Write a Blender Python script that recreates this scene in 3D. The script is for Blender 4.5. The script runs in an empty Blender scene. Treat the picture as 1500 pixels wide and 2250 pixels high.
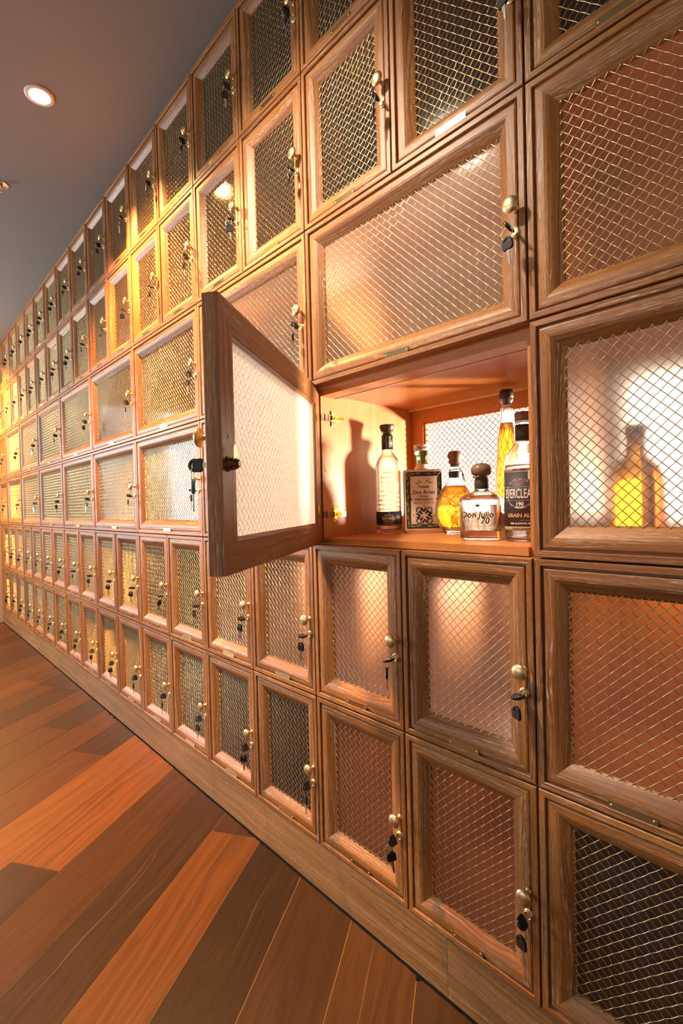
import bpy, math, random
from mathutils import Vector, Matrix

random.seed(7)
scn = bpy.context.scene
COL = scn.collection

# ------------------------------------------------------------------ camera
cam_data = bpy.data.cameras.new('camera')
cam = bpy.data.objects.new('camera', cam_data)
COL.objects.link(cam)
FW = Vector((-0.7229430261, 0.6907537206, -0.0145835002))
RR = Vector((0.6908762761, 0.7225479848, -0.0247867065))
UU = Vector((0.0065842311, 0.0279947709, 0.9995863848))
CAM = Vector((0.98399174, -0.82966444, 1.04))
cam.matrix_world = Matrix(((RR.x, UU.x, -FW.x, CAM.x), (RR.y, UU.y, -FW.y, CAM.y),
                           (RR.z, UU.z, -FW.z, CAM.z), (0, 0, 0, 1)))
cam_data.sensor_fit = 'HORIZONTAL'
cam_data.sensor_width = 36.0
cam_data.lens = 1063.0962 / 1500.0 * 36.0
cam_data.clip_start = 0.02
scn.camera = cam

# ------------------------------------------------------------------ colour management, world
scn.view_settings.view_transform = 'Standard'
scn.view_settings.look = 'None'
scn.view_settings.gamma = 1.0
scn.view_settings.use_curve_mapping = False
scn.view_settings.exposure = 0.7

world = bpy.data.worlds.new('world')
scn.world = world
world.use_nodes = True
world.node_tree.nodes['Background'].inputs[0].default_value = (0.5, 0.6, 0.75, 1)
world.node_tree.nodes['Background'].inputs[1].default_value = 0.03

# ------------------------------------------------------------------ lights
def area(name, loc, aim, sx, sy, power, color):
    d = bpy.data.lights.new(name, 'AREA')
    d.shape = 'RECTANGLE'; d.size = sx; d.size_y = sy
    d.energy = power; d.color = color
    o = bpy.data.objects.new(name, d); COL.objects.link(o)
    o.location = loc
    o.rotation_euler = (Vector(aim) - Vector(loc)).to_track_quat('-Z', 'Y').to_euler()
    return o

def spot(name, loc, aim, power, color, angle, blend, radius):
    d = bpy.data.lights.new(name, 'SPOT')
    d.energy = power; d.color = color; d.spot_size = math.radians(angle)
    d.spot_blend = blend; d.shadow_soft_size = radius
    o = bpy.data.objects.new(name, d); COL.objects.link(o)
    o.location = loc
    o.rotation_euler = (Vector(aim) - Vector(loc)).to_track_quat('-Z', 'Y').to_euler()
    return o

CEIL = 2.585
WARM = (1.0, 0.50, 0.16)
# weak cool fill added behind the camera, set at unseen front windows
area('front_fill', (-1.2, -4.3, 1.5), (-0.8, -0.8, 2.2), 3.0, 1.6, 16, (0.72, 0.88, 1.0))
# daylight from the window at the far end of the aisle
area('end_daylight', (-4.56, -1.95, 1.5), (-1.2, 0.0, 1.4), 2.0, 1.4, 85, (0.88, 0.95, 1.0))
# lamp in the room behind the lockers
spot('back_lamp', (1.30, 1.45, 0.98), (0.10, 0.36, 1.12), 560, (1.0, 0.80, 0.60), 40, 0.7, 0.09)
# daylight in the room behind the lockers
area('back_daylight', (0.1, 2.34, 1.30), (0.1, 0.4, 1.20), 3.8, 0.95, 30, (1.0, 0.82, 0.62))
# recessed downlights: two warm ones over the aisle, one whiter flush light near the camera
DOWN = [(-1.076, -0.356), (-4.15, -0.40)]
for dx, dy in DOWN:
    spot('downlight_beam', (dx, dy, CEIL - 0.02), (dx, dy + 0.08, 0), 250, WARM, 120, 0.7, 0.035)
FLUSH = (-0.10, -0.90)
spot('flush_light_beam', (FLUSH[0], FLUSH[1], CEIL - 0.035), (-0.18, 0.0, 1.25), 270, (1.0, 0.79, 0.58), 86, 1.0, 0.10)
# unseen fill lights added inside closed lockers to make them glow warmly
area('locker_fill_glow', (0.90, 0.36, 1.42), (0.90, 0.12, 1.38), 0.45, 0.03, 0.34, (1.0, 0.60, 0.26))
area('locker_fill_glow', (0.78, 0.34, 0.89), (0.74, 0.30, 0.55), 0.22, 0.04, 0.30, (1.0, 0.62, 0.28))
area('locker_fill_glow', (0.45, 0.38, 0.47), (0.42, 0.30, 0.15), 0.20, 0.04, 0.16, (1.0, 0.60, 0.30))
area('locker_fill_glow', (0.15, 0.38, 0.47), (0.13, 0.30, 0.15), 0.20, 0.04, 0.16, (1.0, 0.60, 0.30))

# ------------------------------------------------------------------ helpers: nodes
def new_mat(name):
    m = bpy.data.materials.new(name)
    m.use_nodes = True
    nt = m.node_tree
    nt.nodes.clear()
    out = nt.nodes.new('ShaderNodeOutputMaterial')
    return m, nt, out

class N:
    """tiny node-graph helper"""
    def __init__(s, nt): s.nt = nt
    def add(s, t, **kw):
        n = s.nt.nodes.new(t)
        for k, v in kw.items(): setattr(n, k, v)
        return n
    def link(s, a, b): s.nt.links.new(a, b)
    def math(s, op, a, b=None, clamp=False):
        n = s.add('ShaderNodeMath', operation=op, use_clamp=clamp)
        for i, v in enumerate((a, b)):
            if v is None: continue
            if isinstance(v, (int, float)): n.inputs[i].default_value = v
            else: s.link(v, n.inputs[i])
        return n.outputs[0]
    def mix(s, fac, a, b):
        n = s.add('ShaderNodeMix', data_type='RGBA')
        for sock, v in ((n.inputs['Factor'], fac), (n.inputs[6], a), (n.inputs[7], b)):
            if isinstance(v, (int, float)): sock.default_value = v
            elif isinstance(v, tuple): sock.default_value = (v[0], v[1], v[2], 1)
            else: s.link(v, sock)
        return n.outputs[2]
    def noise(s, vec, scale=1.0, detail=2.0, rough=0.5):
        n = s.add('ShaderNodeTexNoise')
        n.inputs['Scale'].default_value = scale
        n.inputs['Detail'].default_value = detail
        n.inputs['Roughness'].default_value = rough
        s.link(vec, n.inputs['Vector'])
        return n.outputs[0]
    def xyz(s, x, y, z=0.0):
        n = s.add('ShaderNodeCombineXYZ')
        for i, v in enumerate((x, y, z)):
            if isinstance(v, (int, float)): n.inputs[i].default_value = v
            else: s.link(v, n.inputs[i])
        return n.outputs[0]
    def ramp(s, fac, lo, hi):
        n = s.add('ShaderNodeMapRange')
        n.inputs['From Min'].default_value = lo
        n.inputs['From Max'].default_value = hi
        s.link(fac, n.inputs['Value'])
        return n.outputs[0]

def wood(name, dark, mid, light, lime, rough=0.45, tone=0.25, lime_amt=1.0, spec=0.5):
    """open-grained oak: u (uv.x) runs along the grain, metres"""
    m, nt, out = new_mat(name); g = N(nt)
    uv = g.add('ShaderNodeUVMap').outputs[0]
    sep = g.add('ShaderNodeSeparateXYZ'); g.link(uv, sep.inputs[0])
    info = g.add('ShaderNodeObjectInfo')
    rnd = info.outputs['Random']
    u = g.math('ADD', sep.outputs[0], g.math('MULTIPLY', rnd, 41.3))
    v = g.math('ADD', sep.outputs[1], g.math('MULTIPLY', rnd, 17.9))
    # slow wander gives cathedral arches
    warp = g.noise(g.xyz(g.math('MULTIPLY', u, 4.0), g.math('MULTIPLY', v, 16.0)), 1.0, 1.0)
    vw = g.math('ADD', v, g.math('MULTIPLY', g.math('SUBTRACT', warp, 0.5), 0.040))
    rings = g.noise(g.xyz(g.math('MULTIPLY', u, 1.3), g.math('MULTIPLY', vw, 260.0)), 1.0, 2.0, 0.6)
    broad = g.noise(g.xyz(g.math('MULTIPLY', u, 1.6), g.math('MULTIPLY', vw, 34.0)), 1.0, 2.0)
    pores = g.noise(g.xyz(g.math('MULTIPLY', u, 60.0), g.math('MULTIPLY', vw, 1300.0)), 1.0, 1.0)
    streak = g.noise(g.xyz(g.math('MULTIPLY', u, 36.0), g.math('MULTIPLY', vw, 900.0), 7.0), 1.0, 2.0, 0.65)
    mask = g.ramp(rings, 0.44, 0.60)
    c = g.mix(g.ramp(rings, 0.36, 0.64), dark, mid)
    c = g.mix(g.math('MULTIPLY', g.ramp(broad, 0.35, 0.72), 0.75), c, light)
    c = g.mix(g.math('MULTIPLY', g.math('SUBTRACT', 1.0, g.ramp(pores, 0.36, 0.48)), 0.5), c, (dark[0]*.55, dark[1]*.5, dark[2]*.5))
    if lime_amt > 0:
        patch = g.noise(g.xyz(g.math('MULTIPLY', u, 5.0), g.math('MULTIPLY', v, 40.0), 3.0), 1.0, 1.0)
        l = g.math('MULTIPLY', g.math('MULTIPLY', g.ramp(streak, 0.52, 0.60), mask), g.ramp(patch, 0.40, 0.60), True)
        c = g.mix(g.math('MULTIPLY', l, 0.72 * lime_amt), c, lime)
    hsv = g.add('ShaderNodeHueSaturation')
    g.link(c, hsv.inputs['Color'])
    g.link(g.math('ADD', 1.0 - tone / 2, g.math('MULTIPLY', rnd, tone)), hsv.inputs['Value'])
    b = g.add('ShaderNodeBsdfPrincipled')
    g.link(hsv.outputs[0], b.inputs['Base Color'])
    b.inputs['Roughness'].default_value = rough
    b.inputs['Specular IOR Level'].default_value = spec
    bump = g.add('ShaderNodeBump')
    bump.inputs['Strength'].default_value = 0.35
    bump.inputs['Distance'].default_value = 0.0006
    g.link(pores, bump.inputs['Height']); g.link(bump.outputs[0], b.inputs['Normal'])
    g.link(b.outputs[0], out.inputs[0])
    return m

def plain(name, color, rough=0.5, metal=0.0, spec=0.5, noise=0.0, nscale=60.0, emit=0.0):
    m, nt, out = new_mat(name); g = N(nt)
    b = g.add('ShaderNodeBsdfPrincipled')
    b.inputs['Base Color'].default_value = (*color, 1)
    b.inputs['Roughness'].default_value = rough
    b.inputs['Metallic'].default_value = metal
    b.inputs['Specular IOR Level'].default_value = spec
    if emit:
        b.inputs['Emission Color'].default_value = (*color, 1)
        b.inputs['Emission Strength'].default_value = emit
    if noise:
        tc = g.add('ShaderNodeTexCoord').outputs['Object']
        n = g.noise(tc, nscale, 3.0)
        c = g.mix(g.ramp(n, 0.3, 0.7), tuple(x * (1 - noise) for x in color), tuple(min(1, x * (1 + noise)) for x in color))
        g.link(c, b.inputs['Base Color'])
        g.link(g.math('ADD', rough - .06, g.math('MULTIPLY', n, .12)), b.inputs['Roughness'])
    g.link(b.outputs[0], out.inputs[0])
    return m

def glass(name, color=(1, 1, 1), ior=1.47, rough=0.0):
    m, nt, out = new_mat(name); g = N(nt)
    b = g.add('ShaderNodeBsdfPrincipled')
    b.inputs['Base Color'].default_value = (*color, 1)
    b.inputs['Roughness'].default_value = rough
    b.inputs['IOR'].default_value = ior
    b.inputs['Transmission Weight'].default_value = 1.0
    # light passes the glass with its own tint instead of a black shadow
    lp_tint = g.add('ShaderNodeBsdfTransparent')
    lp_tint.inputs[0].default_value = (*[0.55 + 0.45 * c for c in color], 1)
    mx = g.add('ShaderNodeMixShader'); mx.inputs[0].default_value = 0.12
    g.link(b.outputs[0], mx.inputs[1]); g.link(lp_tint.outputs[0], mx.inputs[2])
    g.link(mx.outputs[0], out.inputs[0])
    return m

def frosted():
    """sheet glass, polished on the outer face and sand-blasted on the inner one"""
    m, nt, out = new_mat('frosted_sheet'); g = N(nt)
    back = g.add('ShaderNodeNewGeometry').outputs['Backfacing']
    tr = g.add('ShaderNodeBsdfTranslucent'); tr.inputs[0].default_value = (0.86, 0.80, 0.76, 1)
    rf = g.add('ShaderNodeBsdfRefraction'); rf.inputs['Color'].default_value = (0.90, 0.86, 0.82, 1)
    rf.inputs['Roughness'].default_value = 0.58; rf.inputs['IOR'].default_value = 1.24
    df = g.add('ShaderNodeBsdfDiffuse'); df.inputs[0].default_value = (0.80, 0.76, 0.73, 1)
    gl = g.add('ShaderNodeBsdfGlossy'); gl.inputs['Roughness'].default_value = 0.08
    # polished side
    m1 = g.add('ShaderNodeMixShader'); m1.inputs[0].default_value = 0.75
    g.link(tr.outputs[0], m1.inputs[1]); g.link(rf.outputs[0], m1.inputs[2])
    dg = g.add('ShaderNodeBsdfDiffuse'); dg.inputs[0].default_value = (0.52, 0.49, 0.46, 1)
    m1b = g.add('ShaderNodeMixShader'); m1b.inputs[0].default_value = 0.035
    g.link(m1.outputs[0], m1b.inputs[1]); g.link(dg.outputs[0], m1b.inputs[2])
    m1 = m1b
    fr = g.add('ShaderNodeFresnel'); fr.inputs['IOR'].default_value = 1.42
    m3 = g.add('ShaderNodeMixShader')
    g.link(fr.outputs[0], m3.inputs[0]); g.link(m1.outputs[0], m3.inputs[1]); g.link(gl.outputs[0], m3.inputs[2])
    # blasted side: scatters light both ways
    m2 = g.add('ShaderNodeMixShader'); m2.inputs[0].default_value = 0.5
    g.link(tr.outputs[0], m2.inputs[1]); g.link(df.outputs[0], m2.inputs[2])
    m4 = g.add('ShaderNodeMixShader')
    g.link(back, m4.inputs[0]); g.link(m3.outputs[0], m4.inputs[1]); g.link(m2.outputs[0], m4.inputs[2])
    g.link(m4.outputs[0], out.inputs[0])
    return m

def emitter(name, color, strength):
    m, nt, out = new_mat(name); g = N(nt)
    e = g.add('ShaderNodeEmission'); e.inputs[0].default_value = (*color, 1); e.inputs[1].default_value = strength
    g.link(e.outputs[0], out.inputs[0]); return m

OAK = wood('limed_oak', (0.165, 0.054, 0.011), (0.37, 0.135, 0.029), (0.47, 0.198, 0.048), (0.78, 0.64, 0.50), 0.42, 0.30, 1.0)
PLINTH_OAK = wood('plinth_oak', (0.20, 0.088, 0.028), (0.38, 0.185, 0.066), (0.47, 0.245, 0.10), (0.62, 0.49, 0.34), 0.45, 0.05, 0.7)
VENEER = wood('orange_veneer', (0.48, 0.170, 0.040), (0.62, 0.235, 0.060), (0.66, 0.27, 0.08), (0.6, 0.4, 0.3), 0.40, 0.10, 0.0)
BRASS = plain('brass', (0.80, 0.60, 0.30), 0.36, 1.0)
WIRE = plain('brass_wire', (0.62, 0.47, 0.24), 0.30, 1.0)
PLATE = plain('brushed_brass_plate', (0.74, 0.56, 0.27), 0.22, 1.0)
GOLD = plain('gilt_hinge', (0.90, 0.62, 0.16), 0.16, 1.0)
DARK_METAL = plain('bronzed_steel', (0.16, 0.10, 0.06), 0.3, 1.0)
STEEL = plain('key_steel', (0.62, 0.58, 0.54), 0.25, 1.0)
BLACK_PLASTIC = plain('black_plastic', (0.008, 0.008, 0.009), 0.32)
BLUE_PLASTIC = plain('blue_plastic', (0.06, 0.17, 0.26), 0.35)
FROST = frosted()
CLEAR = glass('clear_glass')
AMBER = glass('amber_spirit', (0.98, 0.40, 0.008), 1.36)
AMBER_EMBOSS = glass('amber_embossed_glass', (0.80, 0.36, 0.03), 1.6, 0.1)
CLEAR_SPIRIT = glass('clear_spirit', (1.0, 0.97, 0.92), 1.36)
PALE_SPIRIT = glass('pale_spirit', (1.0, 0.93, 0.80), 1.36)
GREEN_GLASS = glass('green_glass', (0.22, 0.60, 0.36), 1.3, 0.15)
CORK_DARK = plain('dark_stopper', (0.05, 0.032, 0.024), 0.45, noise=.4, nscale=90)
CORK_WOOD = plain('wooden_stopper', (0.20, 0.11, 0.075), 0.4, noise=.3, nscale=70)
BLACK_LABEL = plain('black_label', (0.012, 0.011, 0.014), 0.5)
SLATE_LABEL = plain('slate_label', (0.05, 0.045, 0.055), 0.55)
TAN_LABEL = plain('tan_label', (0.42, 0.28, 0.15), 0.6)
WHITE_INK = plain('white_ink', (0.82, 0.78, 0.74), 0.6)
BLACK_INK = plain('black_ink', (0.02, 0.017, 0.015), 0.6)
RED_INK = plain('red_ink', (0.62, 0.10, 0.10), 0.6)
TAN_INK = plain('tan_ink', (0.55, 0.35, 0.18), 0.6)
PINK_INK = plain('pink_ink', (0.55, 0.36, 0.30), 0.6)
BROWN_INK = plain('brown_ink', (0.030, 0.012, 0.006), 0.5)
EMBOSS = plain('raised_glass_letters', (0.86, 0.74, 0.62), 0.2)
CERAMIC = plain('white_ceramic', (0.76, 0.60, 0.50), 0.22)
LEAF = plain('painted_leaf', (0.22, 0.27, 0.04), 0.4)
CHARCOAL = plain('painted_charcoal', (0.035, 0.032, 0.028), 0.4)
CORD = plain('black_cord', (0.02, 0.018, 0.016), 0.7)
CHROME = plain('chrome', (0.75, 0.77, 0.8), 0.1, 1.0)
BLACK_STRIP = plain('black_strip', (0.008, 0.009, 0.010), 1.0, spec=0.0)
CEIL_MAT = plain('grey_ceiling_paint', (0.24, 0.24, 0.235), 0.85, noise=.05, nscale=300)
WALL_MAT = plain('cream_wall_paint', (0.62, 0.50, 0.38), 0.8, noise=.04, nscale=200)
WHITE_WALL = plain('white_wall_paint', (0.75, 0.70, 0.62), 0.8, noise=.03, nscale=200)
TRIM_WHITE = plain('white_metal_trim', (0.8, 0.76, 0.70), 0.4)
LAMP = emitter('lamp_glow', (1.0, 0.72, 0.38), 40.0)
BACK_GLOW = emitter('sunlit_window_glow', (1.0, 0.92, 0.80), 1.5)
END_GLOW = emitter('end_window_daylight', (0.92, 0.96, 1.0), 3.0)

def floor_mat():
    m, nt, out = new_mat('walnut_planks'); g = N(nt)
    uv = g.add('ShaderNodeUVMap').outputs[0]
    sep = g.add('ShaderNodeSeparateXYZ'); g.link(uv, sep.inputs[0])
    u, v = sep.outputs[0], sep.outputs[1]
    att = g.add('ShaderNodeAttribute', attribute_name='plank')
    warp = g.noise(g.xyz(g.math('MULTIPLY', u, 2.2), g.math('MULTIPLY', v, 14.0)), 1.0, 2.0)
    vw = g.math('ADD', v, g.math('MULTIPLY', g.math('SUBTRACT', warp, 0.5), 0.10))
    rings = g.noise(g.xyz(g.math('MULTIPLY', u, 1.2), g.math('MULTIPLY', vw, 60.0)), 1.0, 3.0, 0.6)
    fine = g.noise(g.xyz(g.math('MULTIPLY', u, 9.0), g.math('MULTIPLY', vw, 480.0)), 1.0, 2.0)
    pale = g.noise(g.xyz(g.math('MULTIPLY', u, 0.9), g.math('MULTIPLY', vw, 120.0), 5.0), 1.0, 2.0)
    base = att.outputs['Color']
    c = g.mix(g.ramp(rings, 0.3, 0.7), g.mix(0.55, base, (0.012, 0.005, 0.002)), base)
    c = g.mix(g.math('MULTIPLY', g.ramp(fine, 0.55, 0.8), 0.10), c, (0.24, 0.11, 0.05))
    c = g.mix(g.math('MULTIPLY', g.ramp(pale, 0.68, 0.76), 0.30), c, (0.33, 0.17, 0.08))
    b = g.add('ShaderNodeBsdfPrincipled')
    g.link(c, b.inputs['Base Color'])
    g.link(g.math('ADD', 0.28, g.math('MULTIPLY', fine, 0.2)), b.inputs['Roughness'])
    b.inputs['Specular IOR Level'].default_value = 0.28
    bump = g.add('ShaderNodeBump'); bump.inputs['Strength'].default_value = 0.25; bump.inputs['Distance'].default_value = 0.0008
    g.link(fine, bump.inputs['Height']); g.link(bump.outputs[0], b.inputs['Normal'])
    g.link(b.outputs[0], out.inputs[0])
    return m
FLOOR = floor_mat()

# ------------------------------------------------------------------ helpers: mesh
class MB:
    def __init__(s): s.v = []; s.f = []; s.uv = []; s.mi = []; s.sm = []
    def vert(s, p): s.v.append(tuple(p)); return len(s.v) - 1
    def face(s, idx, uvs=None, mi=0, smooth=False):
        s.f.append(tuple(idx)); s.uv.append(uvs or [(0, 0)] * len(idx)); s.mi.append(mi); s.sm.append(smooth)
    def quadp(s, pts, uvs=None, mi=0, smooth=False):
        s.face([s.vert(p) for p in pts], uvs, mi, smooth)
    def box(s, x0, x1, y0, y1, z0, z1, grain='x', mi=0, skip=''):
        o = random.random() * 9
        ax = {'x': 0, 'y': 1, 'z': 2}[grain]
        def uvf(p):
            others = [p[i] for i in range(3) if i != ax]
            return (p[ax] + o, others[0] + others[1] + o * 1.7)
        P = {}
        for i, x in enumerate((x0, x1)):
            for j, y in enumerate((y0, y1)):
                for k, z in enumerate((z0, z1)): P[i, j, k] = (x, y, z)
        F = {'-x': [(0,0,0),(0,0,1),(0,1,1),(0,1,0)], '+x': [(1,0,0),(1,1,0),(1,1,1),(1,0,1)],
             '-y': [(0,0,0),(1,0,0),(1,0,1),(0,0,1)], '+y': [(0,1,0),(0,1,1),(1,1,1),(1,1,0)],
             '-z': [(0,0,0),(0,1,0),(1,1,0),(1,0,0)], '+z': [(0,0,1),(1,0,1),(1,1,1),(0,1,1)]}
        ids = {k: s.vert(p) for k, p in P.items()}
        for n, q in F.items():
            if n in skip: continue
            s.face([ids[k] for k in q], [uvf(P[k]) for k in q], mi)
    def bevel_box(s, x0, x1, y0, y1, z0, z1, b, mi=0):
        """box with chamfered vertical and horizontal edges (rounded slab)"""
        def ring(z, ins):
            X0, X1, Y0, Y1 = x0 + ins, x1 - ins, y0 + ins, y1 - ins
            c = b
            pts = [(X0 + c, Y0), (X1 - c, Y0), (X1 - c * .3, Y0 + c * .3), (X1, Y0 + c), (X1, Y1 - c), (X1 - c * .3, Y1 - c * .3), (X1 - c, Y1),
                   (X0 + c, Y1), (X0 + c * .3, Y1 - c * .3), (X0, Y1 - c), (X0, Y0 + c), (X0 + c * .3, Y0 + c * .3)]
            return [s.vert((p[0], p[1], z)) for p in pts]
        R = [ring(z0, b), ring(z0 + b * .3, b * .3), ring(z0 + b, 0), ring(z1 - b, 0), ring(z1 - b * .3, b * .3), ring(z1, b)]
        for a, c in zip(R, R[1:]):
            for i in range(12):
                j = (i + 1) % 12
                s.face([a[i], a[j], c[j], c[i]], None, mi, True)
        s.face(R[0][::-1], None, mi); s.face(R[-1], None, mi)
    def lathe(s, prof, seg=24, mat=None, mi=0, cap0=True, cap1=True, sqn=None, flat=1.0):
        """prof: list of (r, h); spun round +z, then moved by mat; sqn: per-ring superellipse exponent"""
        M = mat or Matrix()
        rings = []
        for q, (r, h) in enumerate(prof):
            ring = []
            for i in range(seg):
                t = 2 * math.pi * i / seg
                c, sn = math.cos(t), math.sin(t)
                k = 1.0
                if sqn and sqn[q] != 2:
                    n = sqn[q]; k = 1.0 / (abs(c) ** n + abs(sn) ** n) ** (1.0 / n)
                ring.append(s.vert(M @ Vector((r * k * c * flat, r * k * sn, h))))
            rings.append(ring)
        for a, b in zip(rings, rings[1:]):
            for i in range(seg):
                j = (i + 1) % seg
                s.face([a[i], a[j], b[j], b[i]], None, mi, True)
        if cap0: s.face(rings[0][::-1], None, mi)
        if cap1: s.face(rings[-1], None, mi)
    def tube(s, pts, r, n=5, closed=False, mi=0, caps=True):
        pts = [Vector(p) for p in pts]
        rings = []; L = len(pts)
        ref = None
        for i, p in enumerate(pts):
            a = pts[(i - 1) % L] if (closed or i > 0) else p
            b = pts[(i + 1) % L] if (closed or i < L - 1) else p
            d = (b - a).normalized()
            if ref is None:
                ref = Vector((0, 0, 1)) if abs(d.z) < 0.9 else Vector((1, 0, 0))
            x = d.cross(ref).normalized(); y = x.cross(d).normalized()
            ref = y
            rings.append([s.vert(p + (x * math.cos(2 * math.pi * k / n) + y * math.sin(2 * math.pi * k / n)) * r) for k in range(n)])
        for i in range(L if closed else L - 1):
            a, b = rings[i], rings[(i + 1) % L]
            for k in range(n):
                j = (k + 1) % n
                s.face([a[k], a[j], b[j], b[k]], None, mi, True)
        if caps and not closed:
            s.face(rings[0][::-1], None, mi); s.face(rings[-1], None, mi)
    def mesh(s, name, mats):
        me = bpy.data.meshes.new(name)
        me.from_pydata(s.v, [], s.f)
        uvl = me.uv_layers.new(name='UVMap')
        flat = [c for f in s.uv for q in f for c in q]
        uvl.data.foreach_set('uv', flat)
        me.polygons.foreach_set('material_index', s.mi)
        me.polygons.foreach_set('use_smooth', s.sm)
        for m in (mats if isinstance(mats, (list, tuple)) else [mats]): me.materials.append(m)
        me.update()
        return me

def obj(name, me, parent=None, loc=(0, 0, 0), rotz=0.0):
    o = bpy.data.objects.new(name, me)
    COL.objects.link(o)
    o.location = loc
    if rotz: o.rotation_euler = (0, 0, rotz)
    if parent: o.parent = parent
    return o

def thing(name, label, cat, loc=(0, 0, 0), rotz=0.0, group=None):
    o = bpy.data.objects.new(name, None)
    COL.objects.link(o)
    o.empty_display_size = 0.05
    o.location = loc; o.rotation_euler = (0, 0, rotz)
    tag(o, label, cat, group)
    return o

def tag(o, label, cat, group=None):
    o['label'] = label; o['category'] = cat
    if group: o['group'] = group
    return o

def struct(name, mb, mat, loc=(0, 0, 0)):
    o = obj(name, mb.mesh(name, mat), None, loc)
    o['kind'] = 'structure'
    return o

def text_verts(body, size, extrude=0.0003, spacing=1.0, sx=1.0, shear=0.0, bold=0.0):
    """mesh data of a line of lettering, centred, in the xy plane"""
    cu = bpy.data.curves.new('lettering', 'FONT')
    cu.body = body; cu.size = size; cu.extrude = extrude; cu.align_x = 'CENTER'; cu.align_y = 'CENTER'
    cu.space_character = spacing; cu.shear = shear; cu.resolution_u = 3; cu.offset = bold
    o = bpy.data.objects.new('lettering', cu); COL.objects.link(o)
    bpy.context.view_layer.update()
    dg = bpy.context.evaluated_depsgraph_get()
    me = bpy.data.meshes.new_from_object(o.evaluated_get(dg))
    vs = [(v.co.x * sx, v.co.y, v.co.z) for v in me.vertices]
    fs = [tuple(p.vertices) for p in me.polygons]
    bpy.data.objects.remove(o); bpy.data.meshes.remove(me); bpy.data.curves.remove(cu)
    return vs, fs

class Letters(MB):
    def put(s, vf, fn, mi=0):
        vs, fs = vf
        base = len(s.v)
        for v in vs: s.v.append(tuple(fn(*v)))
        for f in fs: s.face([base + i for i in f], None, mi)
    def wrap(s, body, size, radius, phi, z, mi=0, **kw):
        s.put(text_verts(body, size, **kw), lambda x, y, e: ((radius + e) * math.cos(phi + x / radius), (radius + e) * math.sin(phi + x / radius), z + y), mi)
    def flat(s, body, size, M, mi=0, **kw):
        s.put(text_verts(body, size, **kw), lambda x, y, e: M @ Vector((x, y, e)), mi)
    def arc(s, body, size, R, a0, a1, fn, mi=0, inward=False, **kw):
        """letters set along a circle of radius R from angle a0 to a1 (radians), mapped by fn(x, y, e)"""
        n = len(body)
        for i, ch in enumerate(body):
            if ch == ' ': continue
            a = a0 + (a1 - a0) * (i + .5) / n
            cx, cy = R * math.cos(a), R * math.sin(a)
            rot = a - math.pi / 2 + (math.pi if inward else 0)
            c, sn = math.cos(rot), math.sin(rot)
            s.put(text_verts(ch, size, **kw), lambda x, y, e: fn(cx + x * c - y * sn, cy + x * sn + y * c, e), mi)

# ------------------------------------------------------------------ room shell
W = 0.30
ZB = [2.5695, 2.1740, 1.7623, 1.3526, 0.9386, 0.5316, 0.1307]     # row boundaries, top to bottom
XL, XR = -4.61, 2.40
YF, YB = -4.5, 2.4
DEPTH = 0.44
X_END = 1.20

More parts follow.
